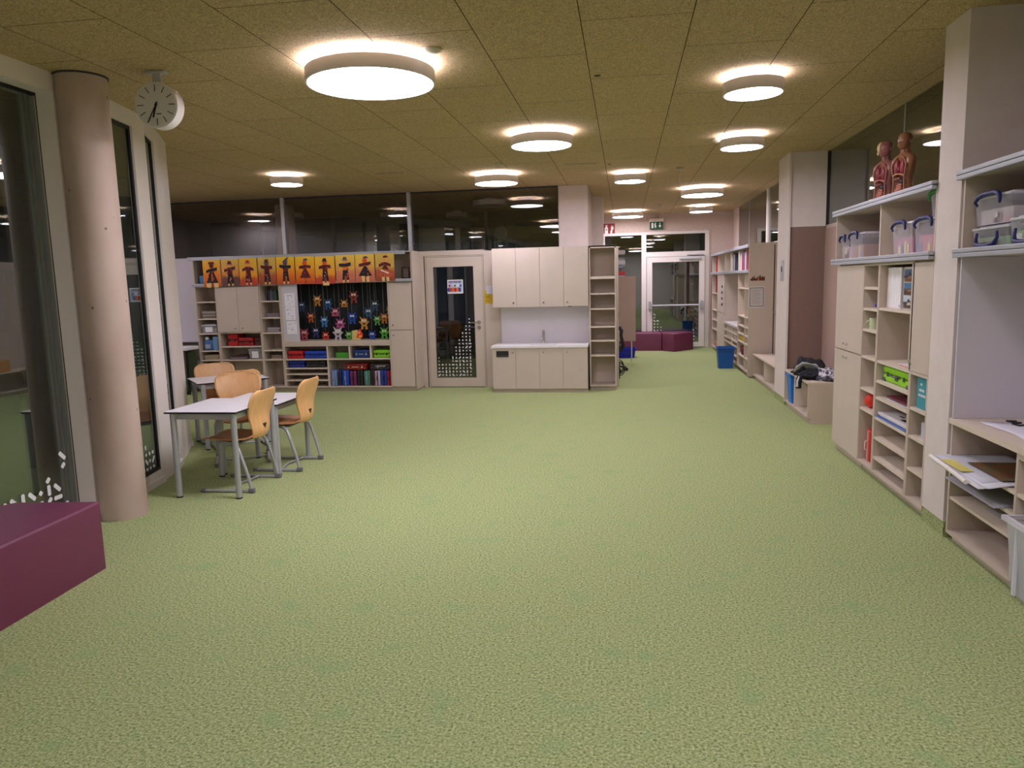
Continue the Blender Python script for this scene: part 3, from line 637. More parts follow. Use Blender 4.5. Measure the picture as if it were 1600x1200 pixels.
def chair(label, loc, ang, pale=False):
    """front of the chair points along local +x"""
    t = thing('school_chair', label, 'chair', (*loc, 0), ang, 'plywood school chairs')
    # seat shell
    prof = [(.262, .405, .120), (.25, .418, .165), (.20, .428, .192), (.10, .425, .203), (0, .417, .203), (-.10, .415, .192), (-.165, .425, .165), (-.195, .450, .140)]
    n = 13
    def row(x, z, hw, cv, sgn=0):
        out = []
        for i in range(n):
            s = -1+2*i/(n-1); out.append(Vector((x + (cv*s*s if sgn else 0), hw*s, z + (0 if sgn else cv*s*s))))
        return out
    q = MB(); q.grid([row(x, z, hw, .012) for x, z, hw in prof], WOODS); o = q.build('seat', t, smooth=60)
    m = o.modifiers.new('s', 'SUBSURF'); m.levels = m.render_levels = 1; m = o.modifiers.new('t', 'SOLIDIFY'); m.thickness = .011; m.offset = 0
    prof = [(-.200, .425, .130), (-.218, .455, .140), (-.224, .50, .148), (-.216, .55, .160), (-.212, .60, .182), (-.222, .655, .208), (-.238, .71, .218), (-.254, .755, .218), (-.266, .79, .206), (-.273, .812, .180), (-.276, .822, .135)]
    q = MB(); q.grid([row(x, z, hw, .030, 1) for x, z, hw in prof], WOODB); o = q.build('backrest', t, smooth=60)
    m = o.modifiers.new('s', 'SUBSURF'); m.levels = m.render_levels = 1; m = o.modifiers.new('t', 'SOLIDIFY'); m.thickness = .011; m.offset = 0
    q = MB(); q.prism([(-.028, .535), (.028, .535), (0, .495)], -.0095, .0095, BLACK, Matrix(((0, 0, 1, -.2215), (1, 0, 0, 0), (0, 1, 0, 0), (0, 0, 0, 1))))
    g = q.build('grip_hole', o); g['label'] = 'small dark triangular grip hole'
    hw = .235
    for s in (-1, 1):
        y = s*hw
        pts = [(-.195, y, .03), (-.17, y, .15), (-.125, y, .30), (-.105, y*.985, .355), (-.085, y*.93, .382), (-.05, y*.8, .392), (0, y*.62, .395), (.10, y*.55, .398)]
        MB().tube(pts, .0140, STEEL, 10).build('leg', t, smooth=50)
        r = MB(); r.tube([(-.20, y, .014), (.22, y*1.0, .014)], .0125, STEEL, 10); r.build('runner', t, smooth=50)
        c = MB(); c.rbox(-.222, -.172, y-.018, y+.018, 0, .04, STEELD, .006); c.rbox(.205, .250, y-.015, y+.015, 0, .028, STEELD, .005); c.build('foot_cap', t, smooth=40)
    MB().tube([(-.02, -hw, .016), (.03, 0, .016), (-.02, hw, .016)], .009, STEEL, 8).build('crossbar', t, smooth=50)
    MB().box(-.08, .12, -.13, .13, .388, .403, STEELD).build('seat_plate', t)
    return t
ch = chair('plywood school chair pushed in at the right side of the nearest desk', (-3.20, 5.70), R(180))
G = 'plywood school chairs'
dup(ch, (-3.10, 6.385, 0), R(180), 'plywood school chair at the right side of the lower desk, set apart to the right')
dup(ch, (-3.68, 6.58, 0), R(-62), 'pale plywood school chair behind the lower desk, its broad lit backrest facing the camera', G)
dup(ch, (-4.06, 7.20, 0), R(131), 'plywood school chair with its darker back right behind the pale broad backrest')
dup(ch, (-4.42, 7.52, 0), R(-49), 'plywood school chair farthest left, behind the turned desk at the window wall')

# ---------------------------------------------------------------- ottomans
def ottoman(label, poly, h, loc=(0, 0)):
    cx = sum(p[0] for p in poly)/len(poly); cy = sum(p[1] for p in poly)/len(poly)
    bm_ = bmesh.new(); n = len(poly)
    vb = [bm_.verts.new((p[0]-cx, p[1]-cy, 0)) for p in poly]; vt = [bm_.verts.new((p[0]-cx, p[1]-cy, h)) for p in poly]
    bm_.faces.new(vb[::-1]); top = bm_.faces.new(vt)
    for i in range(n): bm_.faces.new((vb[i], vb[(i+1) % n], vt[(i+1) % n], vt[i]))
    bmesh.ops.recalc_face_normals(bm_, faces=bm_.faces)
    bmesh.ops.bevel(bm_, geom=[e for e in bm_.edges if max(v.co.z for v in e.verts) > h*.5], offset=.018, segments=3, profile=.5, affect='EDGES')
    q = MB(); q.bm(bm_, PINK)
    o = q.build('ottoman', None, (cx, cy, 0), smooth=35); tag(o, label, 'ottoman')
ottoman('large maroon leatherette ottoman at the left picture edge in front of the window', [(-3.02, 2.2), (-3.10, 3.87), (-3.62, 3.82), (-3.76, 3.55), (-3.76, 2.3)], .415)
ottoman('long maroon bench ottoman in front of the exit glazing', [(-.90, 17.2), (.82, 17.10), (.82, 17.75), (-.90, 17.8)], .40)
ottoman('angular maroon ottoman at the right end, partly in front of the exit door', [(.83, 17.10), (1.07, 16.80), (1.55, 17.40), (1.40, 17.72), (.83, 17.75)], .40)

# ---------------------------------------------------------------- small things on the ceiling and walls
t = thing('station_clock', 'round double-sided white clock hanging from the ceiling near the concrete column', 'clock', (-3.13, 4.86, 2.893), R(4))
q = MB(); q.cyl((0, -.045, 0), (0, .045, 0), .150, mat('clock_white', (235, 232, 232), .35), 48); q.build('drum', t, smooth=40)
face = MB().cyl((0, -.0475, 0), (0, -.0455, 0), .143, mat('clock_face', (225, 222, 220), .5), 48).build('dial', t)
q = MB()
def bar(q, ang, r0, r1, w, y, m):
    d = Vector((math.sin(R(ang)), 0, math.cos(R(ang)))); n = Vector((d.z, 0, -d.x)); y0, y1 = y
    P = [d*r0-n*w, d*r0+n*w, d*r1+n*w, d*r1-n*w]
    q.add([Vector((p.x, y0, p.z)) for p in P]+[Vector((p.x, y1, p.z)) for p in P], [(0, 3, 2, 1), (4, 5, 6, 7), (0, 1, 5, 4), (1, 2, 6, 5), (2, 3, 7, 6), (3, 0, 4, 7)], m)
for k in range(12): bar(q, k*30, .088, .132, .0025, (-.0478, -.049), BLACK)
q.build('hour_marks', face)
q = MB(); bar(q, 210, -.02, .130, .0035, (-.052, -.0535), BLACK); q.build('minute_hand', face)
q = MB(); bar(q, 197.5, -.02, .085, .0055, (-.0497, -.051), BLACK); q.cyl((0, -.0495, 0), (0, -.055, 0), .009, BLACK); q.build('hour_hand', face)
q = MB(); q.box(-.002, .032, -.0485, -.0478, -.062, -.056, DARKG); q.build('maker_mark', face)
q = MB(); q.rbox(-.03, .03, -.014, .014, .146, .224, mat('clock_stem', (190, 188, 186), .5), .004); q.rbox(-.07, .07, -.035, .035, .213, .226, mat('clock_stem', (190, 188, 186)), .004); q.build('ceiling_bracket', t)
def disc(name, label, cat, x, y, prof, m, grp=None):
    q = MB(); n = 24; rings = [[Vector((r*math.cos(2*math.pi*i/n), r*math.sin(2*math.pi*i/n), -z)) for i in range(n)] for r, z in prof]
    q.loft(rings[::-1], m); return tag(q.build(name, None, (x*1.028, y*1.028, CEIL), smooth=40), label, cat, grp)
SD = mat('detector_plastic', (196, 186, 165), .6)
disc('ceiling_sensor', 'pale round motion sensor on the ceiling beside the largest lamp', 'sensor', -1.17, 4.69, [(.062, 0), (.062, .008), (.045, .018), (.02, .022)], SD)
disc('smoke_detector', 'small round smoke detector on the ceiling before the door lamp', 'detector', -1.52, 9.20, [(.05, 0), (.05, .02), (.03, .035), (.02, .055), (.005, .058)], SD)
disc('smoke_detector', 'small round smoke detector on the ceiling in the far aisle', 'detector', .70, 15.3, [(.05, 0), (.05, .02), (.03, .035), (.02, .055), (.005, .058)], SD)
disc('smoke_detector', 'small round detector beside the lamp before the switch column', 'detector', .96, 8.32, [(.05, 0), (.05, .02), (.03, .035), (.01, .05)], SD)
for x, y, l in ((-.215, 5.58, 'black oval ceiling insert in the middle, nearest'), (-.215, 9.75, 'black ceiling insert in the middle before the sink shelf'), (.99, 8.0, 'black ceiling insert between the two small right-hand lamps')):
    disc('ceiling_insert', l, 'fitting', x+.03, y-.03, [(.024, 0), (.024, .004), (.01, .005)], BLACK)
t = thing('ceiling_bracket', 'small white bracket with a hanging cord on the ceiling of the aisle', 'bracket', (.74, 10.6, CEIL)); MB().rbox(-.05, .05, -.03, .03, -.035, -.001, SD, .005).build('plate', t); MB().tube([(0, 0, -.035), (.006, 0, -.12), (0, 0, -.26)], .006, SD).build('cord', t)
for x, y, l in ((-3.0, 9.53, 'thin slot vent in the ceiling, left one'), (-.54, 9.55, 'thin slot vent in the ceiling, right one before the centre pillar')):
    t = thing('slot_vent', l, 'vent', (x*1.028, y*1.028, CEIL)); q = MB(); q.box(-.22, .22, -.03, .03, -.006, -.001, SD); q.build('frame', t); MB().box(-.205, .205, -.012, .012, -.008, -.0061, C_(110, 98, 70)).build('slot', t)
# exit sign
GREEN = mat('exit_green', (14, 78, 52), .4); SIGNW = mat('sign_white', (230, 240, 232), .4)
t = thing('exit_sign', 'green emergency exit sign with running figure and arrow above the exit door', 'sign', (.73, 17.84, 2.845))
q = MB(); q.rbox(-.16, .16, -.03, .058, .085, .16, WHITEF, .006); q.build('sign_housing', t)
q = MB(); q.rbox(-.15, .15, -.012, .012, -.09, .084, GREEN, .004, 1)
q.flat([(-.11, -.06), (-.115, .06), (-.07, .06), (-.07, -.06)], -.0145, -.0125, SIGNW)
q.flat([(-.055, .03), (-.03, .045), (-.01, .01), (.0, -.02), (-.02, -.06), (-.035, -.055), (-.022, -.02), (-.05, -.03), (-.06, -.02), (-.035, .0)], -.0145, -.0125, SIGNW)
q.flat([(-.02+.014*math.cos(k), .052+.014*math.sin(k)) for k in [i*.785 for i in range(8)]], -.0145, -.0125, SIGNW)
q.flat([(.07, .06), (.09, .06), (.09, 0), (.115, 0), (.08, -.055), (.045, 0), (.07, 0)], -.0145, -.0125, SIGNW)
q.build('sign_face', t)
RED = mat('sign_red', (150, 18, 34), .5)
t = thing('fire_sign', 'red fire extinguisher sign with white symbols high on the exit wall', 'sign', (-.355, 17.885, 2.80))
q = MB(); q.box(-.13, .13, -.004, .008, -.13, .13, RED)
q.flat([(-.105, -.11), (-.03, -.11), (-.03, .03), (-.045, .06), (-.05, .08), (-.03, .10), (-.09, .10), (-.085, .06), (-.105, .03)], -.0065, -.0045, SIGNW)
q.flat([(.03, -.11), (.06, -.11), (.075, -.03), (.10, .02), (.085, .09), (.065, .03), (.06, .10), (.04, .04), (.045, -.01), (.025, -.05)], -.0065, -.0045, SIGNW)
q.flat([(-.085, -.02), (-.05, -.02), (-.05, .0), (-.085, .0)], -.008, -.0066, RED)
q.build('sign_face', t)
t = thing('fire_extinguisher', 'red extinguisher top just showing above the tall open shelf', 'extinguisher', (-.36, 17.72, 1.9)); q = MB(); q.cyl((0, 0, .0), (0, 0, .48), .055, RED, 20); q.cyl((0, 0, .48), (0, 0, .52), .03, RED, 16, .02); q.build('cylinder', t, smooth=40)
MB().box(-.06, .06, .055, .17, .1, .16, STEEL).build('wall_bracket', t)

# posters around the door
def poster(name, label, cat, loc, rz, w, h, draw, base=PAPER, group=None, th=.003):
    q = MB(); q.box(-w/2, w/2, -th, 0, -h/2, h/2, base); draw(q, w, h, -th-.0008)
    return tag(q.build(name, None, loc, rz), label, cat, group)
def rect(q, x0, x1, z0, z1, y, m): q.box(x0, x1, y, y+.0006, z0, z1, m)
def dr_door(q, w, h, y):
    rect(q, -w*.44, w*.44, -h*.42, h*.42, y, C_(170, 190, 225))
    for i in range(9): rect(q, -w*.42+i*w*.094, -w*.42+i*w*.094+w*.06, h*.28, h*.42, y-.0007, C_(*[(190, 60, 50), (60, 60, 110), (60, 90, 150)][i % 3]))
    for i, c in enumerate([(70, 60, 140), (190, 60, 45), (225, 110, 40), (200, 40, 40), (230, 120, 50), (50, 60, 150)]):
        k = [(-w*.42+w*.14*i+w*.085*math.cos(a), -h*.22+h*.17*math.sin(a)) for a in [j*.785 for j in range(8)]]; q.flat(k, y-.0014, y-.0008, C_(*c))
    for i, c in enumerate([(190, 50, 50), (240, 220, 90), (60, 80, 160)]): rect(q, -w*.43+i*w*.36, -w*.43+i*w*.36+w*.12, -h*.02, h*.14, y-.0014, C_(*c))
    rect(q, -w*.15, w*.25, h*.02, h*.2, y-.0014, C_(225, 230, 240))
poster('poster', 'colourful framed children\'s drawing taped to the glass of the beige door', 'poster', (-2.628, 11.463, 1.59), R(0), .25, .215, dr_door)
q = MB(); q.box(-.085, .07, -.004, 0, -.17, .02, C_(205, 170, 30)); q.box(-.045, .07, -.006, -.0041, -.03, .10, C_(205, 205, 220))
for i, z in enumerate((-.03, -.06, -.08, -.13)): q.box(-.06, .02-.02*(i % 2), -.0065, -.0041, z-.008, z, C_(130, 100, 20))
tag(q.build('notice_pocket', None, (-2.085, 11.449, 1.49)), 'yellow notice with a white slip between the door and the wall cabinet', 'notice')
def dr_notice(q, w, h, y):
    rect(q, -w*.46, w*.46, -h*.46, h*.46, y+.0001, C_(60, 60, 70)); rect(q, -w*.42, w*.42, -h*.43, h*.43, y-.0007, C_(205, 200, 198))
    for i in range(11): rect(q, -w*.3, w*(.3-.08*(i % 3)), h*(.34-.065*i), h*(.345-.065*i)+.003, y-.0014, C_(130, 128, 130))
poster('framed_notice', 'framed printed notice on the tall beige end panel', 'notice', (2.075, 12.338, 1.30), 0, .235, .33, dr_notice)
def dr_city(q, w, h, y):
    q.flat([(-.11, -.035), (-.11, 0), (-.09, .0), (-.085, .03), (-.07, .03), (-.065, .0), (-.05, .06), (-.04, .0), (-.01, .01), (0, .045), (.015, .01), (.03, .05), (.045, .05), (.05, .01), (.07, .035), (.09, .02), (.11, .03), (.11, -.035)], y, y+.0006, C_(80, 50, 35))
    q.flat([(-.005, -.035), (-.005, 0.0), (.01, .03), (.025, 0), (.025, -.035)], y-.001, y-.0002, C_(190, 90, 50))
poster('skyline_picture', 'small brown skyline cut-out picture above the framed notice', 'picture', (2.085, 12.338, 1.595), 0, .235, .10, dr_city, mat('pale_card', (205, 185, 165)))
for i, (x, z, l) in enumerate([(-5.20, 1.452, 'topmost of the three sheets pinned to the whiteboard strip'), (-5.20, 1.24, 'middle one of the three sheets pinned to the whiteboard strip'), (-5.19, 1.012, 'lowest of the three sheets pinned to the whiteboard strip')]):
    def dr(q, w, h, y):
        rnd = random.Random(i)
        for k in range(9): a, c = rnd.uniform(-.4, .3)*w, rnd.uniform(-.42, .38)*h; rect(q, a, a+rnd.uniform(.05, .2)*w, c, c+.008, y, C_(120, 125, 150))
    poster('pinned_sheet', l, 'paper', (x, 11.0565, z), R(random.uniform(-1, 1)), .165, .205, dr, mat('sheet', (236, 236, 246)), 'sheets on the whiteboard strip')

# ---------------------------------------------------------------- scarecrow pictures
def grad(name, stops, axis=2, noise=.25):
    m = bpy.data.materials.new(name); m.use_nodes = True; b = bsdf(m); b.inputs['Roughness'].default_value = .55
    tc = N(m, 'ShaderNodeTexCoord'); sp = N(m, 'ShaderNodeSeparateXYZ'); LK(m, tc.outputs['Object'], sp.inputs[0])
    nz = N(m, 'ShaderNodeTexNoise'); nz.inputs['Scale'].default_value = 14; nz.inputs['Detail'].default_value = 3; LK(m, tc.outputs['Object'], nz.inputs['Vector'])
    mm = N(m, 'ShaderNodeMath', operation='MULTIPLY_ADD'); mm.inputs[1].default_value = 2.4; mm.inputs[2].default_value = .5-noise*.5; LK(m, sp.outputs[2], mm.inputs[0])
    ad = N(m, 'ShaderNodeMath', operation='MULTIPLY_ADD'); ad.inputs[1].default_value = noise; LK(m, nz.outputs[0], ad.inputs[0]); LK(m, mm.outputs[0], ad.inputs[2])
    cr = N(m, 'ShaderNodeValToRGB'); e = cr.color_ramp.elements; e[0].position = stops[0][0]; e[0].color = (*lin(stops[0][1]), 1); e[1].position = stops[-1][0]; e[1].color = (*lin(stops[-1][1]), 1)
    for p, c in stops[1:-1]: a = e.new(p); a.color = (*lin(c), 1)
    LK(m, ad.outputs[0], cr.inputs[0]); LK(m, cr.outputs[0], b.inputs['Base Color']); return m
BG = [grad('sunset_orange', [(0, (190, 80, 30)), (.35, (226, 120, 20)), (.7, (238, 160, 30)), (1, (240, 190, 60))]),
      grad('dusk_brown', [(0, (92, 62, 58)), (.3, (110, 66, 50)), (.42, (222, 140, 60)), (1, (226, 190, 90))]),
      grad('red_ground', [(0, (190, 60, 40)), (.22, (200, 80, 40)), (.34, (240, 160, 30)), (1, (242, 198, 60))]),
      grad('brown_yellow', [(0, (150, 70, 40)), (.35, (180, 90, 50)), (.55, (210, 165, 70)), (1, (222, 190, 90))]),
      grad('golden', [(0, (200, 70, 30)), (.3, (232, 120, 20)), (.6, (242, 165, 20)), (1, (244, 205, 50))]),
      grad('pink_ground', [(0, (196, 100, 80)), (.35, (214, 130, 90)), (.6, (236, 180, 70)), (1, (240, 205, 80))])]
DR = C_(96, 16, 20, .7); DK = C_(34, 18, 26, .7); OR = C_(224, 92, 30, .7); STR = C_(232, 196, 130, .7); GRY = C_(84, 78, 96, .7); SKN = C_(236, 170, 90, .7); GRN = C_(90, 120, 40, .7); WT = C_(232, 215, 200, .7)
def scarecrow(i, x0, x1):
    w = x1-x0; h = .42; q = MB(); cx = (x0+x1)/2; y = -.002
    dz = [-.012, -.008, -.002, 0, .002, -.002, -.01, .0, .004, .006][i]
    q.box(-w/2+.003, w/2-.003, y, 0, -h/2, h/2, BG[[0, 1, 2, 3, 4, 4, 2, 5, 5, 3][i]])
    rnd = random.Random(i*3+1)
    L = [0]
    def fl(P, m): L[0] += 1; q.flat([(a, b_-.02) for a, b_ in P], y-.0006*L[0]-.0005, y-.0006*L[0], m)
    circ = lambda cx_, cz_, r_: [(cx_+r_*math.cos(k*.785), cz_+r_*math.sin(k*.785)) for k in range(8)]
    fl([(-.004, -.19), (.004, -.19), (.004, .0), (-.004, 0)], DK)
    if i == 0:
        fl([(-.10, -.13), (-.03, .05), (.03, .05), (.10, -.13)], DK); fl([(-.015, -.10), (.015, -.10), (.01, .04), (-.01, .04)], OR)
        fl([(-.11, -.13), (-.02, -.13), (-.03, -.20), (-.10, -.20)], STR); fl([(.02, -.13), (.10, -.13), (.10, -.20), (.03, -.20)], STR); fl(circ(0, .14, .038), DR); fl([(-.055, .165), (.055, .165), (.04, .2), (-.04, .2)], DR)
    elif i in (5, 8, 9):
        s = .09 if i == 5 else .11
        fl([(-s, -.10), (-.015, .05), (.02, .05), (s, -.10)], DR if i != 8 else DK); pass
        if i != 5: fl([(-.06, -.10), (-.01, -.10), (-.01, -.19), (-.05, -.19)], STR); fl([(.01, -.10), (.06, -.10), (.06, -.19), (.02, -.19)], STR)
        if i == 9: fl([(-.11, -.09), (-.05, .0), (.05, -.02), (.12, -.09), (.09, -.13), (-.08, -.12)], C_(200, 90, 50)); fl([(-.07, -.03), (.05, -.08), (.06, -.06), (-.06, -.01)], WT)
        fl(circ(.0, .13, .040), OR if i != 9 else SKN); fl([(-.02, .16), (.06, .17), (.03, .2), (-.02, .19)], [GRY, GRY, GRY][0] if i != 9 else DR)
    else:
        fl([(-.035, -.02), (-.045, .10), (.045, .10), (.035, -.02)], DR if i != 7 else C_(226, 120, 40))
        fl([(-.055, -.15), (-.04, .0), (.04, .0), (.055, -.15), (.02, -.15), (0, -.04), (-.02, -.15)], DK if i != 2 else DR)
        fl([(-.05, -.15), (-.02, -.15), (-.018, -.185), (-.045, -.185)], STR); fl([(.02, -.15), (.05, -.15), (.045, -.185), (.02, -.185)], STR)
        for k in range(7): a, c = rnd.uniform(-.035, .03), rnd.uniform(-.13, .08); fl([(a, c), (a+.014, c), (a+.012, c+.014), (a, c+.012)], [OR, WT, GRY, C_(170, 40, 40)][k % 4])
        fl(circ(0, .13, .036), [SKN, SKN, SKN, GRY, GRY, OR, OR, SKN, OR, SKN][i])
        fl([(-.05, .150), (.05, .150), (.03, .165), (.025 if i != 4 else .06, .2 if i != 4 else .225), (-.025 if i != 4 else .01, .2), (-.03, .165)], [DR, DR, C_(190, 40, 30), DR, GRY, DR, DK, GRY, DR, DR][i])
    a1, a2 = rnd.uniform(-.03, .03), rnd.uniform(-.03, .03)
    for sg, dr_ in ((-1, a1), (1, a2)):
        P_ = [(0, .055), (sg*.05, .048+dr_*.3), (sg*.095, .05+dr_), (sg*.112, .075+dr_), (sg*.09, .09+dr_), (sg*.045, .098+dr_*.4), (0, .10)]
        fl(P_[::sg], [DK, DR, DR, DR, DK, DR, DR, DK, DR, DR][i])
        fl([(sg*.095, .055+dr_), (sg*.118, .05+dr_), (sg*.116, .09+dr_), (sg*.10, .085+dr_)][::sg], STR)
    for k in range(9):
        a, c = rnd.uniform(-.06, .05), rnd.uniform(-.12, .09); z_ = rnd.uniform(.008, .02)
        fl([(a, c), (a+z_, c-.004), (a+z_*1.2, c+z_), (a+.003, c+z_*.8)], [OR, DR, GRY, DK, C_(190, 60, 40)][k % 5])
    for sx in (-.013, .013): fl([(sx-.004, .13), (sx+.004, .13), (sx+.004, .138), (sx-.004, .138)], DK)
    if i == 6: q.box(-.04, .06, -.012, -.004, -.235, -.19, STR)
    labs = ['scarecrow picture with a wide black coat and straw legs, leftmost of the row', 'scarecrow picture on a dark brown ground, second from the left', 'scarecrow picture with a red hat over a red ground, third from the left', 'slim scarecrow picture on a brown field, fourth from the left', 'scarecrow picture with a pointed grey witch hat, fifth from the left',
            'scarecrow picture with a short red skirt on one pole, sixth from the left', 'scarecrow picture whose straw feet hang over the lower rail', 'scarecrow picture of a bending orange figure with a grey hat, third from the right', 'scarecrow picture with a dark dress and straw legs on pink ground, second from the right', 'scarecrow picture with a wide patched skirt, rightmost of the row']
    tag(q.build('scarecrow_picture', None, (cx, LY-.040, 1.905+dz)), labs[i], 'picture', 'scarecrow pictures along the top shelf')
edges = [-6.60, -6.29, -5.985, -5.675, -5.365, -5.055, -4.73, -4.40, -4.08, -3.765, -3.45]
for i in range(10): scarecrow(i, edges[i]+(.004 if i % 2 else .0), edges[i+1]-.004)

# ---------------------------------------------------------------- hanging paper monsters
def monster(kind, colr, loc, s, label, string=True, name='paper_monster'):
    x, y, z = loc; c = C_(*[int(v*.86) for v in colr], .8); dk = C_(30, 20, 30); wt = C_(240, 236, 225)  # paper colours darkened evenly, the shade of the niche put into them
    t = thing(name, label, 'paper figure', (x, y, z), 0, 'paper monsters in the display niche' if string else None)
    B = {'round': [(math.cos(k*.5236)*.045, math.sin(k*.5236)*.05) for k in range(12)],
         'bell': [(-.055, -.05), (.055, -.05), (.04, .0), (.03, .045), (0, .055), (-.03, .045), (-.04, 0)],
         'box': [(-.04, -.045), (.04, -.045), (.045, .04), (.03, .052), (-.03, .052), (-.045, .04)]}[kind]
    q = MB(); q.flat([(a*s, b_*s) for a, b_ in B], -.004, .004, c)
    for sg in (-1, 1):
        q.flat([(sg*.038*s, .03*s), (sg*.055*s, .075*s), (sg*.018*s, .045*s)][::sg], -.003, .003, c)                      # ear or horn
        q.flat([(sg*.038*s, .006*s), (sg*.062*s, .016*s), (sg*.064*s, .002*s), (sg*.042*s, -.014*s)][::sg], -.003, .003, c)       # arm
        if kind != 'bell': q.flat([(sg*.012*s, -.04*s), (sg*.014*s, -.085*s), (sg*.045*s, -.085*s), (sg*.034*s, -.04*s)][::sg], -.003, .003, c)
    q.build('body', t)
    q = MB(); k2 = -.0045
    for sg in (-1, 1):
        q.flat([(sg*.016*s+.013*s*math.cos(k*.785), .02*s+.013*s*math.sin(k*.785)) for k in range(8)], k2-.002, k2, wt); q.flat([(sg*.016*s+.005*s*math.cos(k*.785), .02*s+.005*s*math.sin(k*.785)) for k in range(8)], k2-.004, k2-.002, dk)
    q.flat([(-.02*s, -.008*s), (.02*s, -.008*s), (.012*s, -.026*s), (-.012*s, -.026*s)], k2-.002, k2, dk)
    q.build('face', t)
    if string:
        MB().cyl((0, 0, .05*s), (0, 0, 1.698-z), .0012, C_(170, 160, 140), 5).build('string', t)
o_, s_ = (460, 440), .1
def mpos(px, py, y=11.20):      # measured on the photograph, expressed on the niche plane
    u = 460+px*.1; v = 440+py*.1
    return (-5.054+(u-473)*(1.194/113.0), y, 1.358-(v-477)*.01037 - (u-473)*.0002)
ml = [('box', (50, 80, 118), 130, 380, 1.0, 'faded dark blue paper monster at the far left of the niche'), ('round', (206, 134, 40), 370, 290, 1.1, 'yellow-orange paper monster high on the left'), ('round', (220, 100, 30), 240, 550, 1.0, 'orange paper monster with big white eyes on the left'),
      ('box', (30, 92, 150), 545, 345, 1.1, 'blue paper monster high, beside the yellow-orange one'), ('bell', (200, 90, 120), 640, 480, 1.15, 'pink paper monster with a wide skirt in the middle'), ('bell', (212, 140, 46), 775, 350, 1.0, 'orange bell-shaped paper monster high in the middle'),
      ('round', (150, 60, 50), 950, 235, 1.25, 'rust-red horned paper monster hanging highest'), ('box', (26, 80, 190), 900, 555, 1.2, 'bright blue paper monster right of the middle'), ('box', (56, 100, 140), 1145, 480, 1.15, 'steel-blue paper monster high on the right'),
      ('round', (58, 88, 116), 1270, 365, 1.1, 'grey-blue paper monster high on the right'), ('box', (62, 130, 190), 460, 610, 1.1, 'light blue paper monster low on the left'), ('round', (226, 160, 70), 1070, 630, 1.3, 'pale orange monster with spread arms right of the middle'),
      ('bell', (196, 84, 150), 720, 650, 1.25, 'magenta paper monster with a long face low in the middle'), ('round', (98, 176, 80), 1285, 590, 1.0, 'small green paper monster beside the orange one on the right'), ('box', (216, 130, 40), 1385, 560, 1.05, 'orange paper monster on the right beside the green one'),
      ('round', (40, 56, 120), 330, 770, 1.1, 'dark blue paper monster low at the left'), ('bell', (226, 62, 40), 470, 840, 1.0, 'red bell-shaped paper monster low at the left'), ('round', (110, 200, 66), 825, 830, 1.1, 'light green paper monster low in the middle'),
      ('box', (40, 90, 180), 1205, 820, 1.0, 'blue boxy paper monster low on the right'), ('round', (100, 200, 60), 1385, 780, 1.2, 'bright green paper monster lowest on the right'), ('box', (200, 140, 60), 1470, 440, .8, 'narrow yellow paper monster at the right edge of the niche')]
for i, (k, c, px, py, s, l) in enumerate(ml):
    x, y, z = mpos(px, py, 11.16+.03*(i % 3)); monster(k, c, (x, y, z), s, l)
for (px, py, c, k, s, l, nm) in ((160, 800, (190, 70, 90), 'box', 1.25, 'pink snail-like paper figure standing at the left end of the niche sill', 'paper_figure'), (690, 820, (214, 205, 214), 'round', 1.35, 'white shaggy paper figure standing in the middle of the niche sill', 'paper_figure')):
    x, y, z = mpos(px, py, 11.12); monster(k, c, (x, y, .80+.086*s), s, l, False, nm)
x, y, z = mpos(985, 820, 11.12)
q = MB(); q.flat([(-.085, -.085), (.055, -.085), (.06, .03), (.0, .075), (-.075, .06)], -.003, .003, C_(214, 190, 120, .8)); q.flat([(-.01, -.045), (.03, .075), (.06, .085), (.075, .05), (.10, .0), (.085, -.05), (.03, -.05)], -.01, -.004, C_(226, 70, 30, .8))
q.flat([(.03, .02), (.05, .02), (.05, .04), (.03, .04)], -.014, -.0101, C_(240, 230, 210)); q.flat([(.03, -.04), (.08, -.035), (.07, -.01), (.04, -.02)], -.014, -.0101, C_(240, 200, 60))
tag(q.build('paper_figure', None, (x, y, .886)), 'red and cream paper figure standing right of the middle of the sill', 'paper figure')

# ---------------------------------------------------------------- shelf contents
def loc3(base, rz, a, b_, z):
    c, s = math.cos(rz), math.sin(rz); return (base[0]+a*c-b_*s, base[1]+a*s+b_*c, z)
def paper_stack(label, loc, rz, w, d, n, cols, th=.012, name='paper_stack', cat='papers', group=None, spread=.012):
    q = MB(); rnd = random.Random(label)
    for i in range(n):
        dx, dy = rnd.uniform(-spread, spread), rnd.uniform(-spread, spread); q.box(dx, w+dx, dy+spread, d+dy+spread, i*th, (i+1)*th-.0015, C_(*cols[i % len(cols)], .8))
    return tag(q.build(name, None, loc, rz), label, cat, group)
def case(label, loc, rz, w, d, h, c, name='carry_case', cat='case', group=None, trim=(40, 40, 44)):
    """lying case, front faces local -y"""
    t = thing(name, label, cat, loc, rz, group)
    q = MB(); q.rbox(0, w, .012, d, 0, h*.48, C_(*c), min(.02, h*.2), 3); q.build('lower_shell', t, smooth=40); q = MB(); q.rbox(0, w, .012, d, h*.5, h, C_(*c), min(.02, h*.2), 3); q.build('upper_shell', t, smooth=40)
    q = MB(); q.tube([(w*.36, .014, h*.5), (w*.37, -.008, h*.5), (w*.63, -.008, h*.5), (w*.64, .014, h*.5)], .006, C_(*trim), 8); q.build('handle', t, smooth=40)
    for a in (.2, .8): MB().rbox(w*a-.014, w*a+.014, .004, .0125, h*.36, h*.62, C_(*trim), .003, 1).build('latch', t)
    return t
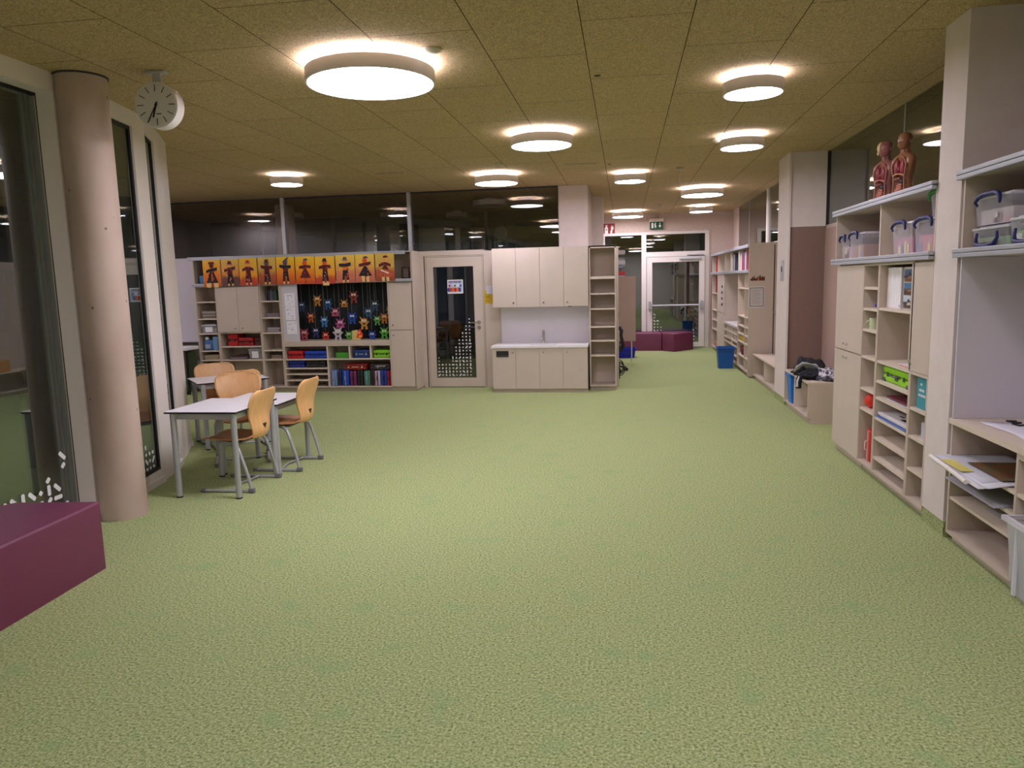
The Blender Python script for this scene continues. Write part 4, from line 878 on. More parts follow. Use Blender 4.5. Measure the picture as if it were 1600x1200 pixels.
def standing_case(label, loc, rz, w, d, h, c, edge=None, group=None):
    t = thing('standing_case', label, 'case', loc, rz, group)
    q = MB(); q.rbox(0, w*.49, .01, d, 0, h, C_(*c), min(.018, w*.15), 3); q.rbox(w*.51, w, .01, d, 0, h, C_(*c), min(.018, w*.15), 3); q.build('shell', t, smooth=40)
    MB().box(w*.46, w*.54, .004, d*.98, .01, h-.01, C_(*(edge or (30, 30, 36)))).build('seam', t)
    q = MB(); q.tube([(w*.5, .006, h*.35), (w*.5, -.012, h*.38), (w*.5, -.012, h*.62), (w*.5, .006, h*.65)], .006, C_(*(edge or (30, 30, 36))), 8); q.build('handle', t, smooth=40)
    return t
def clear_box(label, loc, rz, w, d, h, hc=(26, 32, 96), content=(210, 190, 190), note=False, group=None, fill=.6, hand='front', flip=False):
    """clear storage box, front faces local -y; handle clips on front and back"""
    t = thing('storage_box', label, 'box', loc, rz, group)
    i = .018; q = MB()
    def ring(w0, w1, d0, d1, z): return [Vector((w0, d0, z)), Vector((w1, d0, z)), Vector((w1, d1, z)), Vector((w0, d1, z))]
    hb = h-.025
    q.loft([ring(i, w-i, i, d-i, .0), ring(.006, w-.006, .006, d-.006, hb)], FROST, cap=False); q.add(ring(i, w-i, i, d-i, .0), [(3, 2, 1, 0)], FROST); q.build('body', t)
    q = MB(); q.rbox(0, w, 0, d, hb+.001, hb+.016, FROSTL, .006); q.rbox(.03, w-.03, .03, d-.03, hb+.014, h, FROSTL, .004); q.build('lid', t)
    q = MB(); q.box(i+.012, w-i-.012, i+.012, d-i-.012, .003, hb*fill, C_(*content, .7))
    rnd = random.Random(label)
    for k in range(4): a = rnd.uniform(.03, w-.1); q.box(a, a+.05, i+.008, i+.011, .01, hb*fill*rnd.uniform(.4, .9), C_(*rnd.choice([(200, 120, 130), (120, 140, 170), (220, 210, 120), (230, 230, 230), (150, 90, 100)])))
    o = q.build('contents', t); o['label'] = 'stored contents seen through the clear wall'
    if hc:
        zc = hb+.018
        if not flip: P = [(w*.20, -.016, zc-.05), (w*.16, -.022, zc-.03), (w*.22, -.018, zc-.004), (w*.34, -.012, zc+.008), (w*.66, -.012, zc+.008), (w*.78, -.018, zc-.004), (w*.84, -.022, zc-.03), (w*.80, -.016, zc-.05)]
        else: P = [(w*.24, -.012, .085), (w*.22, -.014, .05), (w*.25, -.018, .022), (w*.4, -.02, .012), (w*.6, -.02, .012), (w*.75, -.018, .022), (w*.80, -.014, .05), (w*.78, -.012, .085)]
        MB().tube(P, [.007, .009, .013, .015, .015, .013, .009, .007], C_(*hc), 8).build('clip_handle', t, smooth=60)
    if note: MB().box(w*.25, w*.7, .0035, .005, hb*.15, hb*.85, C_(235, 235, 238)).build('paper_label', t)
    return t
# left unit contents (world x positions, y front 11.05)
FY = LY+.03
paper_stack('stack of grey folders in the second compartment of the leftmost column', (L1x0+.08, FY, 1.182), 0, .24, .3, 7, [(150, 140, 132), (120, 112, 108), (170, 160, 150)], .017)
clear_box('clear box with a white label in the leftmost shelf column', (L1x0+.045, FY, .946), 0, .28, .3, .14, None, (150, 140, 140), True)
t = thing('fabric_bag', 'blue patterned bag with a white toy on a leftmost-column shelf', 'bag', (L1x0+.06, FY, .668)); q = MB(); q.rbox(0, .25, .02, .24, 0, .17, C_(70, 110, 160), .03, 3); q.build('body', t, smooth=50); q = MB(); q.ell((.06, .03, .19), (.035, .03, .03), C_(200, 205, 210)); q.build('toy', t, smooth=60); q = MB(); q.rbox(.17, .26, .0, .10, 0, .22, C_(110, 150, 190), .01); q.rbox(.03, .12, .005, .019, .03, .1, C_(160, 170, 200), .004, 1); q.build('pocket', t)
paper_stack('stack of cream booklets low in the leftmost column', (L1x0+.06, FY, .517), 0, .26, .3, 7, [(196, 182, 152), (182, 168, 140)], .011)
paper_stack('flat red-brown game boxes at the bottom of the leftmost column', (L1x0+.05, FY, .30), 0, .27, .3, 3, [(130, 62, 50), (100, 50, 44)], .03)
# top row leftover items
t = thing('detergent_bottle', 'blue and white bottle on the top shelf left of the first picture', 'bottle', (L1x0+.12, FY+.05, 1.736)); q = MB(); q.rbox(-.07, .08, 0, .12, 0, .13, C_(80, 130, 180), .02, 3); q.build('body', t, smooth=50); q = MB(); q.cyl((.03, .06, .13), (.03, .06, .22), .04, C_(205, 215, 225), 16, .025); q.build('neck', t, smooth=50)
t = thing('picture_frame', 'small dark picture frame on the top shelf right of the last picture', 'picture', (-3.33, FY+.1, 1.7365)); q = MB(); q.box(-.07, .05, 0, .015, 0, .17, BLACK); q.build('frame', t); MB().box(-.055, .035, -.002, -.0001, .015, .155, C_(120, 100, 90)).build('picture', t)
case('bright red box under the two doors, left', (-6.32, FY, .733), 0, .17, .3, .20, (180, 28, 28), 'box', 'box'); case('lower red case under the two doors, right', (-6.14, FY, .733), 0, .25, .3, .13, (160, 26, 30))
case('dark red-brown case under the two doors, rightmost', (-5.88, FY+.03, .733), 0, .14, .25, .14, (90, 30, 30))
paper_stack('dark flat folders beside the labelled clear box', (-6.28, FY, .517), 0, .28, .3, 4, [(90, 60, 60), (150, 145, 150), (80, 50, 56)], .014, spread=.03)
clear_box('clear box with a white label on the lowest shelf of the two-door cabinet', (-5.975, FY, .517), 0, .245, .3, .175, None, (110, 105, 115), True)
for i, c in enumerate([(50, 46, 60), (90, 84, 110), (60, 70, 70), (60, 90, 70)]):
    q = MB(); q.rbox(0, .03, 0, .2, 0, .16+.01*(i % 2), C_(*c), .003, 1); tag(q.build('book', None, (-5.60+.036*i, FY+.06, 1.443)), ['dark spined book standing leftmost in the third column top', 'purple-grey book standing second in the third column top', 'slate book standing third in the third column top', 'green spined book standing rightmost in the third column top'][i], 'book', 'books in the third column')
paper_stack('pile of grey papers in the third column, second compartment', (-5.62, FY, 1.182), 0, .21, .28, 5, [(150, 140, 146), (130, 122, 128)], .012)
paper_stack('pile of white papers in the third column, third compartment', (-5.62, FY, .943), 0, .20, .28, 6, [(190, 184, 190), (140, 130, 140)], .014)
paper_stack('pile of brown-grey papers low in the third column', (-5.58, FY, .517), 0, .17, .28, 5, [(170, 150, 140), (150, 130, 122)], .012)
case('red carry case in the low shelf under the pinned sheets', (-5.31, FY, .517), 0, .255, .3, .125, (196, 24, 36))
case('bright blue carry case beside the red one', (-5.03, FY, .517), 0, .37, .3, .12, (30, 70, 180), trim=(20, 40, 110))
case('royal blue case on the second shelf under the red case', (-5.31, FY, .374), 0, .27, .3, .112, (26, 50, 160)); case('black case beside the royal blue one', (-5.02, FY, .374), 0, .33, .3, .105, (44, 44, 46))
q = MB(); q.rbox(0, .20, 0, .28, 0, .09, C_(70, 150, 50), .006); tag(q.build('box', None, (-4.50, FY, .517)), 'plain green box in the low shelf cell', 'box')
case('dark blue carry case in the middle cell of the low shelf', (-4.22, FY, .517), 0, .265, .3, .13, (24, 58, 124), trim=(150, 160, 180)); case('lime green carry case in the right cell of the low shelf', (-3.89, FY, .517), 0, .27, .3, .125, (130, 205, 30))
SC = [(-4.60, .095, (120, 140, 190), 'pale lavender-blue standing case, first from the left'), (-4.49, .055, (50, 54, 90), 'dark slate standing case, second from the left'), (-4.42, .11, (20, 70, 180), 'bright blue standing case with a light edge, third from the left'), (-4.29, .105, (120, 40, 96), 'purple standing case between the bright blue and the black one'),
      (-4.17, .09, (36, 34, 40), 'black standing case left of the green one'), (-4.06, .10, (74, 130, 104), 'grey-green standing case in the middle of the row'), (-3.945, .06, (70, 26, 40), 'dark wine standing case'), (-3.88, .085, (180, 170, 190), 'white and purple patterned standing case'), (-3.785, .10, (30, 60, 156), 'blue standing case, second from the right'), (-3.68, .075, (176, 20, 56), 'crimson standing case at the right end')]
for i, (x, w_, c, l) in enumerate(SC): standing_case(l, (x-.005, FY, .081), 0, w_, .30, .245-.012*(i % 2), c, (150, 170, 200) if i in (0, 2, 5) else None, 'standing cases in a row')
case('red patterned box lying on the standing cases', (-4.39, FY+.02, .3275), 0, .37, .26, .10, (150, 40, 36), trim=(220, 190, 150)); t = case('dark grey box with white lettering lying on the standing cases', (-3.97, FY+.02, .3275), 0, .33, .26, .10, (62, 54, 58))
q = MB()
for k, a in enumerate((.10, .13, .155, .18, .21, .235)): q.box(a, a+.018, .008, .0119, .052, .064+.006*(k % 2), PAPER)
q.box(.12, .15, .008, .0119, .034, .042, PAPER); q.build('lettering', t)

# right unit contents
def rloc(y, dx, z): return (RX+dx, y, z)
clear_box('narrow clear storage box with a blue clip, leftmost on the right-hand top shelf', rloc(7.37, .03, 1.766), RR, .25, .36, .215, content=(205, 195, 195)); clear_box('clear storage box with blue clips, beside the divider of the top shelf', rloc(7.10, .03, 1.766), RR, .36, .36, .225, content=(170, 130, 105))
clear_box('clear storage box with a blue clip and a yellow tag, right of the divider', rloc(6.03, .03, 1.766), RR, .40, .36, .235, content=(170, 110, 135)); clear_box('clear storage box with blue clips and reddish contents, at the column end', rloc(5.60, .03, 1.766), RR, .44, .36, .23, content=(190, 120, 130))
clear_box('clear box with a green clip stacked on top at the column', (RX+.06, 5.42, 1.997), RR, .25, .30, .165, hc=(40, 150, 70), content=(210, 200, 205))
# narrow column
t = thing('toy_heap', 'blue and white small things in a narrow shelf cell', 'toy', rloc(6.48, .04, 1.36), RR); q = MB()
for k in range(5): q.ell((.03+.03*(k % 3), .05+.03*k, .02+.015*(k % 2)), (.03, .025, .022), C_(*[(50, 60, 160), (200, 200, 215), (70, 80, 170)][k % 3]))
q.build('pieces', t, smooth=60)
t = thing('mug', 'pale green patterned mug in a narrow shelf cell', 'mug', rloc(6.45, .07, 1.187)); q = MB(); q.cyl((0, 0, 0), (0, 0, .09), .042, C_(190, 200, 160), 24); q.build('body', t, smooth=40); MB().tube([(-.04, 0, .07), (-.065, 0, .06), (-.065, 0, .035), (-.04, 0, .022)], .005, C_(190, 200, 160)).build('handle', t, smooth=60)
q = MB(); q.ell((0, 0, .062), (.062, .062, .062), C_(225, 50, 30), 20, 12); tag(q.build('ball', None, rloc(6.455, .08, .53), smooth=60), 'orange-red ball in the narrow shelf column', 'ball')
standing_case('red and black case standing at the bottom of the narrow shelf column', rloc(6.50, .04, .0801), RR, .12, .34, .27, (200, 50, 30), (226, 200, 200))
# folders
for i in range(8):
    q = MB(); q.rbox(0, .033, 0, .25, 0, .305, C_(*[(214, 200, 190), (226, 222, 226), (236, 234, 238)][min(i, 2)]), .003, 1)
    if i == 7: q.box(.004, .030, -.001, -.0001, .01, .03, C_(170, 170, 190))
    tag(q.build('magazine_file', None, rloc(6.13-.036*i, .05, 1.3745), RR), 'white magazine file in the tight row left of the photo card', 'file', 'white magazine files')
def dr_photos(q, w, h, y):
    for k, (s1, s2, s3) in enumerate([((70, 100, 140), (40, 44, 60), (110, 70, 40)), ((60, 110, 150), (80, 76, 80), (80, 50, 36)), ((190, 200, 215), (60, 60, 60), (80, 60, 48))]):
        z0 = h*.5-.012-(k+1)*.094; rect(q, -w*.44, w*.44, z0+.04, z0+.088, y, C_(*s1)); rect(q, -w*.44, w*.44, z0, z0+.04, y, C_(*s3))
        q.flat([(-w*.44, z0+.03), (w*.44, z0+.03), (w*.44, z0+.045), (w*.2, z0+.05), (0, z0+.07 if k != 1 else z0+.048), (-w*.1, z0+.045), (-w*.44, z0+.045)], y-.002, y-.001, C_(*s2))
        q.flat([(-w*.1, z0+.02), (w*.25, z0+.025), (w*.2, z0+.045), (-w*.05, z0+.04)], y-.003, y-.0021, C_(*((200, 190, 180) if k == 2 else (140, 100, 70))))
poster('photo_card', 'card with three dark landscape photographs standing beside the white files', 'photo', rloc(5.68, .06, 1.5275), RR, .21, .305, dr_photos, mat('photo_mount', (190, 182, 176)), th=.012)
paper_stack('few leaflets lying on the wide shelf below the empty compartment', rloc(5.78, .03, .9655), RR, .26, .25, 3, [(214, 130, 110), (220, 216, 220), (226, 224, 230)], .006, spread=.03)
t = case('lime green suitcase with grey corners lying in the wide shelf column', rloc(6.12, .03, .8095), RR, .56, .34, .125, (150, 220, 20), trim=(70, 72, 80))
for a in (.03, .30, .53): MB().rbox(a-.03, a+.03, .006, .05, .03 if a == .3 else -.0, .07 if a == .3 else .03, C_(84, 84, 92), .004, 1).build('corner', t)
paper_stack('maroon and white booklets lying on a wide shelf', rloc(5.98, .02, .6775), RR, .48, .3, 4, [(226, 222, 224), (130, 40, 56), (226, 222, 226), (110, 36, 50)], .009, spread=.03)
paper_stack('pile of blue and white printed sheets on a wide shelf', rloc(6.14, .01, .5155), RR, .62, .34, 4, [(90, 120, 180), (226, 222, 228), (210, 205, 210), (222, 218, 222)], .010, spread=.02)
q = MB(); rnd = random.Random(3)
for k in range(12): a, b_ = rnd.uniform(.1, .5), rnd.uniform(.03, .26); q.box(a, a+.08, b_, b_+.02, 0, .0015, C_(120, 104, 100))
tag(q.build('printed_sheet', None, rloc(6.14, .025, .556), RR), 'top sheet with grey print on the pile of blue and white sheets', 'paper')
q = MB(); q.rbox(0, .19, 0, .05, 0, .215, C_(60, 150, 168), .004, 1)
for z, a0, a1 in ((.16, .06, .10), (.12, .04, .14), (.085, .03, .16)):
    for k in range(int((a1-a0)/.018)): q.box(a0+k*.018, a0+k*.018+.012, -.001, -.0001, z, z+.016, PAPER)
tag(q.build('folder', None, rloc(5.395, .03, .7195), RR), 'turquoise folder with white lettering standing in the narrow column at the near pillar', 'folder')
q = MB(); q.rbox(0, .06, 0, .06, 0, .11, C_(190, 190, 205), .006); q.rbox(.07, .15, .02, .1, 0, .13, C_(205, 205, 215), .006); tag(q.build('box', None, rloc(5.32, .04, .5205), RR), 'small pale plastic boxes in the cell below the turquoise folder', 'box')
# near unit contents
clear_box('clear storage box with blue clips stacked at the left of the near upper shelf', (RX+.03, 4.70, 1.892), RR, .42, .36, .165, content=(190, 180, 182)); clear_box('clear storage box at the bottom of the stack on the near upper shelf', (RX+.03, 4.71, 1.766), RR, .42, .37, .122, content=(120, 170, 110), flip=True)
clear_box('clear storage box with a blue clip hanging down at the right picture edge', (RX+.02, 4.265, 1.766), RR, .42, .36, .15, content=(130, 190, 110), flip=True)
q = MB(); q.rbox(0, .40, 0, .34, 0, .07, C_(150, 90, 60), .005); tag(q.build('box', None, (RX+.03, 3.82, 1.766), RR), 'brown flat box at the right picture edge of the near upper shelf', 'box')
q = MB()
n = 14
rows = [[Vector((i*.10+.06*math.sin(j*.4), j*.055-.012*math.sin(i*1.3), .0015+.0012*math.sin(i*.8+j))) for i in range(n)] for j in range(6)]
q.grid(rows, mat('drawing_paper', (226, 224, 236), .6)); o = q.build('paper_sheet', None, (RX+.10, 4.64, .767), RR, smooth=60); o.modifiers.new('s', 'SOLIDIFY').thickness = .0012; tag(o, 'large white drawing sheet with a black ink squiggle on the counter', 'paper')
MB().tube([(.03, .19, .006), (.02, .14, .006), (.06, .15, .006), (.08, .19, .006), (.11, .13, .006), (.16, .14, .006), (.14, .20, .006), (.22, .19, .006), (.25, .13, .006), (.33, .15, .006), (.30, .20, .006), (.45, .16, .006)], .005, BLACK, 6).build('ink_squiggle', o)
def sheets(name, label, loc, w, d, cols, tilt, sag, ang=0):
    t = thing(name, label, 'papers', loc, RR+ang)
    for k, c in enumerate(cols):
        q = MB(); rows = [[Vector((i*w/8+.012*k*(1 if k % 2 else -1), -tilt+j*d/8+.01*k, .004*k+.0015+sag*max(0, (tilt-j*d/8))**1*(-.10)*(1+.6*i/8))) for i in range(9)] for j in range(9)]
        q.grid(rows, C_(*c, .6)); o = q.build('sheet', t, smooth=60); o.modifiers.new('s', 'SOLIDIFY').thickness = .003
    return t
t = sheets('poster_stack', 'loose stack of posters sticking out of the low shelf', (RX, 4.72, .5255), .62, .42, [(226, 224, 230), (214, 214, 214), (206, 206, 214), (218, 220, 226), (196, 198, 206)], .12, 1.0)
LAND = mat('landscape_print', (110, 90, 50), .5); noisecol(LAND, (120, 66, 36), (70, 92, 60), 9, 4, (1, 1.6, 1))
MB().box(.20, .60, .0, .28, .0215, .0235, LAND).build('landscape_print', t)
MB().tube([(.0, -.12, .01), (.3, -.125, -.002), (.5, -.13, -.014)], .014, C_(232, 228, 226), 10).build('rolled_sheet', t, smooth=60)
MB().box(.08, .36, -.10, -.03, .0085, .0105, C_(226, 214, 120)).build('yellow_sheet', t)
sheets('poster_stack', 'grey large sheets lying on the second shelf below the posters', (RX, 4.72, .4105), .62, .40, [(170, 168, 174), (150, 148, 154)], .04, 1.0)
paper_stack('few grey sheets on the third low shelf', (RX+.05, 4.45, .2855), RR, .40, .3, 2, [(180, 176, 184), (190, 186, 192)], .004, spread=.03)
t = thing('plastic_crate', 'large milky plastic crate on the floor at the right picture edge', 'crate', (1.89, 3.955, 0), RR)
W, D, H = .56, .40, .42
ring = lambda i, z: [Vector((i, i, z)), Vector((W-i, i, z)), Vector((W-i, D-i, z)), Vector((i, D-i, z))]
q = MB(); q.loft([ring(.06, .002), ring(.04, .03), ring(.012, H-.03)], FROSTC, cap=False); q.add(ring(.06, .002), [(3, 2, 1, 0)], FROSTC); q.build('body', t)
q = MB(); q.loft([ring(.0, H-.03), ring(-.006, H-.028), ring(-.006, H-.004), ring(.01, H), ring(.016, H-.004)], FROSTL, cap=False); q.build('rim', t)
q = MB()
for a in (.10, W-.10): MB().rbox(a-.008, a+.008, .012, .03, .03, H-.04, FROSTL, .003, 1).build('rib', t)
q = MB(); q.ell((.3, .2, .22), (.10, .08, .08), C_(214, 110, 130)); q.rbox(.1, .45, .08, .32, .004, .14, C_(200, 200, 205), .01); o = q.build('contents', t, smooth=50); o['label'] = 'pink and grey things inside the milky crate'

# waste bins
def bin_(label, loc, w, d, h, c, rz=0, name='waste_bin', cl=None):
    t = thing(name, label, 'bin', loc, rz); m = C_(*c, .45); i = .03
    ring = lambda k, z, s=1: [Vector((sx*(w/2-k), sy*(d/2-k), z)) for sx, sy in ((-1, -1), (1, -1), (1, 1), (-1, 1))]
    q = MB(); q.loft([ring(i, 0), ring(.006, h-.02), ring(.010, h-.02), ring(i+.004, .006)], m, cap=False); q.add(ring(i, 0), [(3, 2, 1, 0)], m); q.add(ring(i+.004, .006), [(0, 1, 2, 3)], m); q.build('body', t)
    q = MB(); q.loft([ring(.004, h-.03), ring(-.008, h-.028), ring(-.008, h), ring(.012, h), ring(.012, h-.03)], m, cap=False); q.build('rim', t); return t
bin_('blue waste bin standing on the carpet before the far shelves', (1.785, 13.75, 0), .30, .26, .385, (22, 88, 170))
bin_('blue bin inside the open bench by the switch column', (2.13, 9.45, .0805), .23, .30, .36, (40, 120, 205), R(90))
bin_('royal blue box on the floor beside the pinboard', (.02, 15.75, 0), .40, .34, .20, (14, 28, 170), 0, 'floor_box')
# clothes on the bench
def cloth(name, label, cat, loc, rad, m, seed, rz=0, sq=2.0, extra=None):
    b_ = bmesh.new(); bmesh.ops.create_icosphere(b_, subdivisions=4, radius=1); rnd = random.Random(seed)
    ph = [(Vector((rnd.uniform(-1, 1), rnd.uniform(-1, 1), rnd.uniform(-1, 1)))*rnd.uniform(3, 13), rnd.uniform(0, 6), rnd.uniform(.03, .085)) for _ in range(18)]
    for v in b_.verts:
        d = v.co.copy(); k = 1+sum(a*math.sin(d.dot(p)+o) for p, o, a in ph)
        v.co = Vector((d.x*rad[0]*k, d.y*rad[1]*k, max(-.0, d.z+.12)*rad[2]*k*1.0))
    q = MB(); q.bm(b_, m)
    if extra: extra(q)
    return tag(q.build(name, None, loc, rz, smooth=60), label, cat)
JB = mat('black_fabric', (28, 27, 33), .85)
cloth('black_jacket', 'crumpled black jacket lying on the bench', 'clothing', (2.16, 9.15, .466), (.16, .30, .15), JB, 3)
CAMO = mat('grey_white_fabric', (150, 150, 160), .9); noisecol(CAMO, (70, 70, 82), (215, 213, 222), 16, 3, lo=.45, hi=.55)
cloth('patterned_sweater', 'grey and white patterned sweater heaped at the bench end by the cabinet', 'clothing', (2.29, 8.68, .466), (.13, .19, .12), CAMO, 9)
def stripes(q):
    for k in (0, 1): q.tube([(-.13+.02*k, .02-.05*k, .06), (-.19, .01-.05*k, .03), (-.215, .0-.05*k, -.03), (-.215, -.005-.05*k, -.09)], .012, C_(210, 208, 214), 8)
    q.tube([(.0, 0, .03), (-.10, .0, .05), (-.17, -.02, .03), (-.195, -.025, -.04), (-.195, -.03, -.11)], [.07, .06, .045, .035, .03], JB, 10)
cloth('black_tracksuit', 'black tracksuit top with white sleeve stripes hanging over the bench edge', 'clothing', (2.15, 8.80, .466), (.15, .17, .07), JB, 5, 0, 2, stripes)
q = MB(); q.grid([[Vector((i*.05-.12, j*.05-.1, .165-.05*abs(i-2)/2+.02*math.sin(i*2+j)-.02*j)) for i in range(6)] for j in range(5)], C_(214, 214, 224, .8)); o = q.build('white_cloth', None, (2.06, 8.88, .50), smooth=60); o.modifiers.new('s', 'SOLIDIFY').thickness = .006; tag(o, 'white cloth lying across the black clothes', 'clothing')
q = MB(); q.rbox(0, .05, 0, .28, 0, .2, C_(214, 150, 90), .006, 1); tag(q.build('wooden_box', None, (2.06, 10.40, .4005)), 'light wooden box on the low bench right behind the switch column', 'box')
# unit 3 contents
for i, (y, w_, h_, c) in enumerate([(14.48, .07, .33, (40, 50, 64)), (14.38, .04, .30, (225, 225, 230)), (14.30, .05, .32, (60, 66, 80)), (13.50, .05, .30, (210, 214, 224)), (13.42, .04, .26, (190, 40, 40)), (13.32, .06, .33, (70, 80, 120)), (13.24, .05, .31, (200, 60, 70)), (13.16, .06, .32, (60, 90, 150)), (13.08, .05, .30, (225, 225, 230)), (12.98, .05, .33, (200, 120, 120)), (17.1, .06, .34, (196, 40, 44))]):
    q = MB(); q.rbox(0, w_, 0, .24, 0, h_, C_(*c), .003, 1); L = ['navy binder leftmost on the far top shelf pair', 'white binder between two dark ones on the far top shelf', 'slate binder right of the white one on the far top shelf', 'pale book at the left in the last top cell by the end panel', 'small red book in the last top cell', 'dark blue book in the last top cell', 'red book next to the blue ones in the last top cell', 'blue book in the middle of the last top cell', 'white book in the last top cell', 'salmon book closest to the end panel', 'red binder in the farthest top cell near the exit']
    tag(q.build('binder', None, (UX+.03, y, 1.7355), RR), L[i], 'book', 'binders on the far top shelf')
q = MB(); q.rbox(0, .07, 0, .24, 0, .36, C_(170, 34, 44), .003, 1); tag(q.build('binder', None, (UX+.03, 17.1, 1.2805), RR), 'tall red binder under the far top shelf near the exit', 'book')
paper_stack('yellow folders in the far shelf column beside the end panel', (UX+.02, 13.45, .5225), RR, .50, .3, 3, [(226, 190, 30), (210, 176, 30)], .03); paper_stack('dark red things below the yellow folders', (UX+.02, 13.42, .2845), RR, .5, .3, 3, [(120, 24, 40), (90, 20, 34)], .05)
paper_stack('loose papers lying on the far top shelf board', (UX+.02, 14.6, 2.141), RR, .8, .36, 3, [(226, 224, 226), (205, 203, 205)], .008)
t = thing('wall_key_board', 'small dark hooks with keys on the far closed cabinet', 'hooks', (UX-.021, 15.60, 1.3), RR); q = MB()
for k in range(4): q.box(.03, .05, -.02, -.0001, -.25+.12*k, -.20+.12*k, BLACK)
q.build('keys', t)
q = MB(); q.rbox(0, .5, 0, .3, 0, .12, C_(190, 130, 100), .01); tag(q.build('basket', None, (UX+.04, 17.4, .081), RR), 'brownish basket on the bottom of the farthest shelf', 'basket')

# ---------------------------------------------------------------- anatomical busts
def bust(label, loc, rz, skin, skin2, cut, s=1.0):
    """front faces local -y"""
    t = thing('anatomy_bust', label, 'anatomical model', loc, rz, None); SK = C_(*skin, .35); S2 = C_(*skin2, .4); MU = C_(150, 62, 60, .4); DKM = C_(70, 36, 34, .5)
    MB().rbox(-.085, .085, -.06, .06, 0, .012, BLACK, .004).build('stand', t)
    n = 20
    prof = [(.013, .078, .052, 0), (.05, .080, .056, 0), (.10, .072, .052, 0), (.15, .070, .050, -.002), (.20, .082, .056, -.004), (.25, .094, .060, -.004), (.285, .098, .056, 0), (.305, .085, .048, .004), (.322, .052, .040, .008), (.335, .032, .032, .008), (.365, .028, .029, .004)]
    rings = []
    for z, wx, dy, oy in prof:
        rg = []
        for k in range(n):
            a = 2*math.pi*k/n; x = wx*math.copysign(abs(math.cos(a))**.85, math.cos(a)); y = dy*math.sin(a)+oy
            if y < -.02 and abs(x) < .055 and .03 < z < .30: y = -.028          # opened front
            rg.append(Vector((x, y, z)))
        rings.append(rg)
    q = MB(); q.loft(rings, SK); o = q.build('torso', t, smooth=60)
    # rim of the opened front
    q = MB(); q.tube([(-.052, -.046, .05), (-.048, -.046, .10), (-.045, -.046, .155), (-.058, -.050, .20), (-.062, -.050, .25), (-.030, -.040, .30), (0, -.036, .315), (.030, -.040, .30), (.062, -.050, .25), (.058, -.050, .20), (.045, -.046, .155), (.048, -.046, .10), (.052, -.046, .05), (0, -.05, .03)], .007, SK, 8, closed=True); q.build('skin_rim', t, smooth=60)
    q = MB()
    for sg in (-1, 1): q.ell((sg*.026, -.036, .225), (.024, .024, .062), C_(150, 60, 66, .35), 12, 8)
    q.ell((0, -.045, .21), (.014, .014, .03), C_(110, 30, 36, .35)); q.build('lungs', t, smooth=60)
    q = MB(); q.tube([(-.05, -.05, .165), (-.02, -.062, .178), (.02, -.062, .178), (.05, -.05, .165)], .006, S2, 8); q.build('rib_arch', t, smooth=60)
    q = MB(); q.ell((-.012, -.040, .145), (.034, .018, .020), C_(110, 56, 46, .35)); q.ell((.02, -.042, .125), (.02, .016, .018), C_(60, 62, 70, .4)); q.build('liver', t, smooth=60)
    q = MB(); pts = []
    for k in range(26): pts.append((.030*math.sin(k*1.15), -.040-.006*math.cos(k*.9), .105-.0026*k))
    q.tube(pts, .0085, C_(196, 130, 110, .35), 8); q.build('intestines', t, smooth=60)
    q = MB(); q.tube([(-.012, -.012, .33), (-.010, -.016, .37)], .010, MU, 8); q.tube([(.012, -.012, .33), (.010, -.016, .37)], .010, DKM, 8); q.build('neck_muscles', t, smooth=60)
    # head
    hp = [(.355, .020, .022, -.008), (.365, .030, .034, -.010), (.378, .036, .046, -.010), (.395, .040, .050, -.006), (.415, .043, .053, -.002), (.435, .044, .055, .001), (.452, .041, .051, .002), (.466, .031, .040, .003), (.475, .016, .020, .003)]
    rings = []
    for z, wx, dy, oy in hp:
        rg = []
        for k in range(n):
            a = 2*math.pi*k/n; x = wx*math.cos(a); y = dy*math.sin(a)+oy
            if abs(x) < .012 and y < 0: y -= {.395: .012, .378: .006, .415: .004}.get(z, 0)
            if .012 < abs(x) < .028 and y < 0 and z == .415: y += .006
            rg.append(Vector((x, y, z)))
        rings.append(rg)
    q = MB(); q.loft(rings, SK); h_ = q.build('head', t, smooth=60)
    q = MB()
    for sg in (-1, 1): q.ell((sg*.018, -.046, .417), (.007, .005, .004), C_(230, 225, 220, .3), 8, 6)
    q.build('eyes', h_, smooth=60)
    q = MB(); q.ell((0, -.054, .380), (.013, .004, .004), C_(150, 70, 66, .4), 10, 6); q.build('mouth', h_, smooth=60)
    q = MB()
    for sg in (-1, 1): q.ell((sg*.044, .006, .408), (.004, .009, .014), SK, 10, 6)
    q.build('ears', h_, smooth=60)
    if cut:
        q = MB(); q.ell((-.020, -.016, .425), (.0265, .048, .048), C_(226, 205, 150, .4), 14, 10); q.tube([(.001, -.06, .40), (.001, -.057, .43), (.001, -.035, .468), (.001, 0, .477)], .002, MU, 6)
        q.tube([(-.022, -.054, .372), (-.03, -.050, .39)], .006, C_(236, 220, 190), 8); o = q.build('skull_section', h_, smooth=60); o['label'] = 'cream exposed skull half'
    t.scale = (s, s, s)
    return t
bust('pinkish anatomical bust with open chest and one exposed skull half, the left of the two', (2.13, 6.70, 2.206), R(-62), (160, 104, 96), (200, 140, 122), True, 1.06)
bust('tan anatomical bust with open chest and whole head, the right of the two', (2.15, 6.33, 2.206), R(-62), (150, 102, 70), (196, 148, 110), False, 1.06)

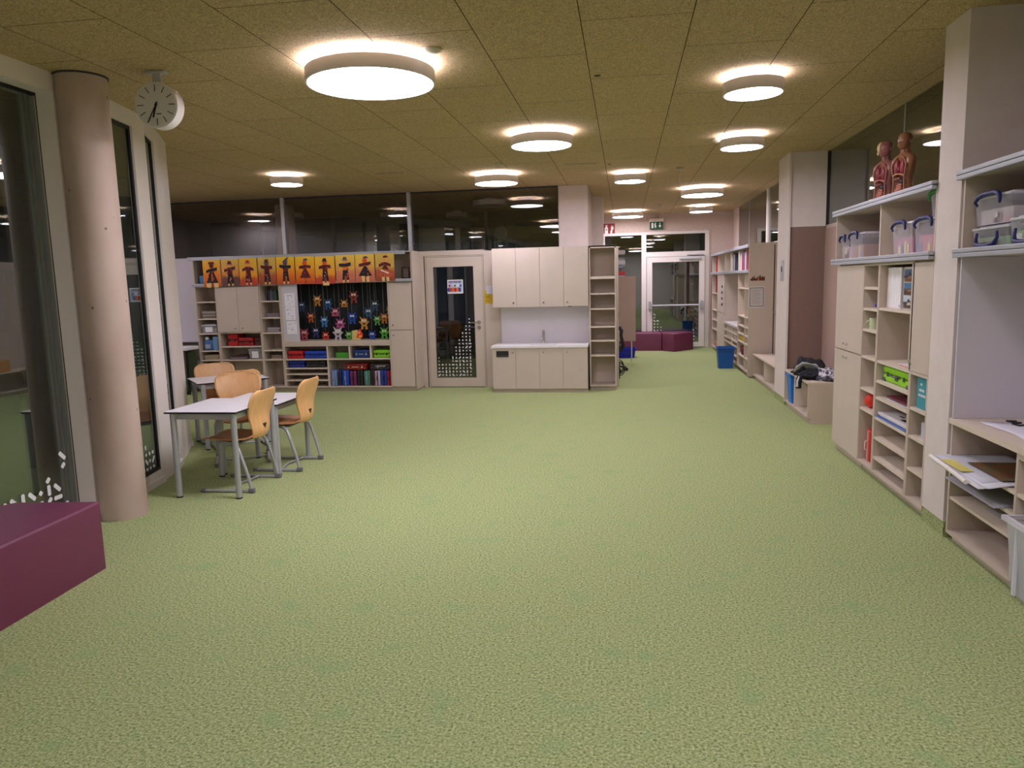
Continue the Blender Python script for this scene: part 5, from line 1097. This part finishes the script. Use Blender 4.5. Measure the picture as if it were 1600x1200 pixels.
# ---------------------------------------------------------------- workstation behind the tall shelf
t = thing('pinboard', 'brown freestanding pinboard partly hidden by the tall open shelf', 'board', (0, 15.0, 0))
MB().box(-.36, .21, -.012, .012, .405, 1.69, mat('pinboard_brown', (168, 145, 130), .8)).build('panel', t)
MB().cyl((.13, .0, .0), (.13, .0, .40), .012, ALU).build('leg', t); MB().cyl((-.28, .0, .0), (-.28, .0, .40), .012, ALU).build('leg', t); MB().box(-.135, -.115, -.018, -.0121, .86, 1.0, C_(150, 90, 50)).build('wood_clip', t)
t = thing('letter_tray', 'grey metal letter trays with red and white papers above the pinboard', 'tray', (0, 15.2, 1.70))
q = MB()
for z in (.0, .22, .42): q.box(-.36, .0, -.1, .2, z, z+.008, STEEL); q.box(-.012, .0, -.1, .2, z, z+.05, STEEL)
q.cyl((-.13, -.1, -.0), (-.13, -.1, .5), .006, STEEL); q.box(-.36, -.355, -.1, .2, 0, .45, STEEL); q.build('tray_rack', t)
for z, c in ((.009, (190, 60, 60)), (.429, (214, 200, 196)), (.229, (205, 205, 210))): MB().rbox(-.34, .01, -.11, .15, z, z+.08, C_(*c), .01).build('papers', t)
MB().box(-.36, .0, -.1, .2, -.009, -.0, STEEL).build('tray_base', t)
t = thing('office_chair', 'black office chair half hidden behind the tall open shelf', 'chair', (-.22, 13.35, 0))
for k in range(5):
    a = R(72*k+14); q = MB(); q.tube([(0, 0, .10), (.14*math.cos(a), .14*math.sin(a), .085), (.24*math.cos(a), .24*math.sin(a), .07)], [.022, .018, .014], BLACK); l = q.build('base_arm', t, smooth=50)
    MB().cyl((.25*math.cos(a)-.012*math.sin(a), .25*math.sin(a)+.012*math.cos(a), .03), (.25*math.cos(a)+.012*math.sin(a), .25*math.sin(a)-.012*math.cos(a), .03), .03, BLACK).build('caster', l, smooth=40)
MB().cyl((0, 0, .09), (0, 0, .42), .025, BLACK).build('gas_lift', t, smooth=40)
MB().rbox(-.22, .2, -.22, .22, .42, .48, BLACK, .03, 3).build('seat', t, smooth=40)
q = MB(); q.tube([(.05, -.2, .47), (.16, -.21, .40), (.19, -.21, .46), (.17, -.21, .56), (.15, -.20, .66), (.16, -.19, .74), (.13, -.18, .80), (.10, -.18, .80)], [.02, .025, .03, .03, .025, .03, .035, .02], BLACK, 8); q.build('armrest', t, smooth=60)
MB().rbox(-.26, -.20, -.2, .2, .55, .98, BLACK, .02, 3).build('backrest', t, smooth=40)
MB().box(-.245, -.225, -.03, .03, .43, .60, BLACK).build('back_post', t)
t = thing('cable_loops', 'black cable loops hanging low beside the tall shelf', 'cable', (-.09, 12.3, 0)); q = MB()
for k in range(3): q.tube([(.0+.06*math.sin(a)*(1+.2*k), .01*k, .22-.03*k+.10*math.cos(a)) for a in [i*.5236 for i in range(12)]], .009, BLACK, 6, closed=True)
q.tube([(0, 0, .30), (-.01, 0, .15), (0, 0, .01)], .008, BLACK, 6); q.build('loops', t, smooth=60)
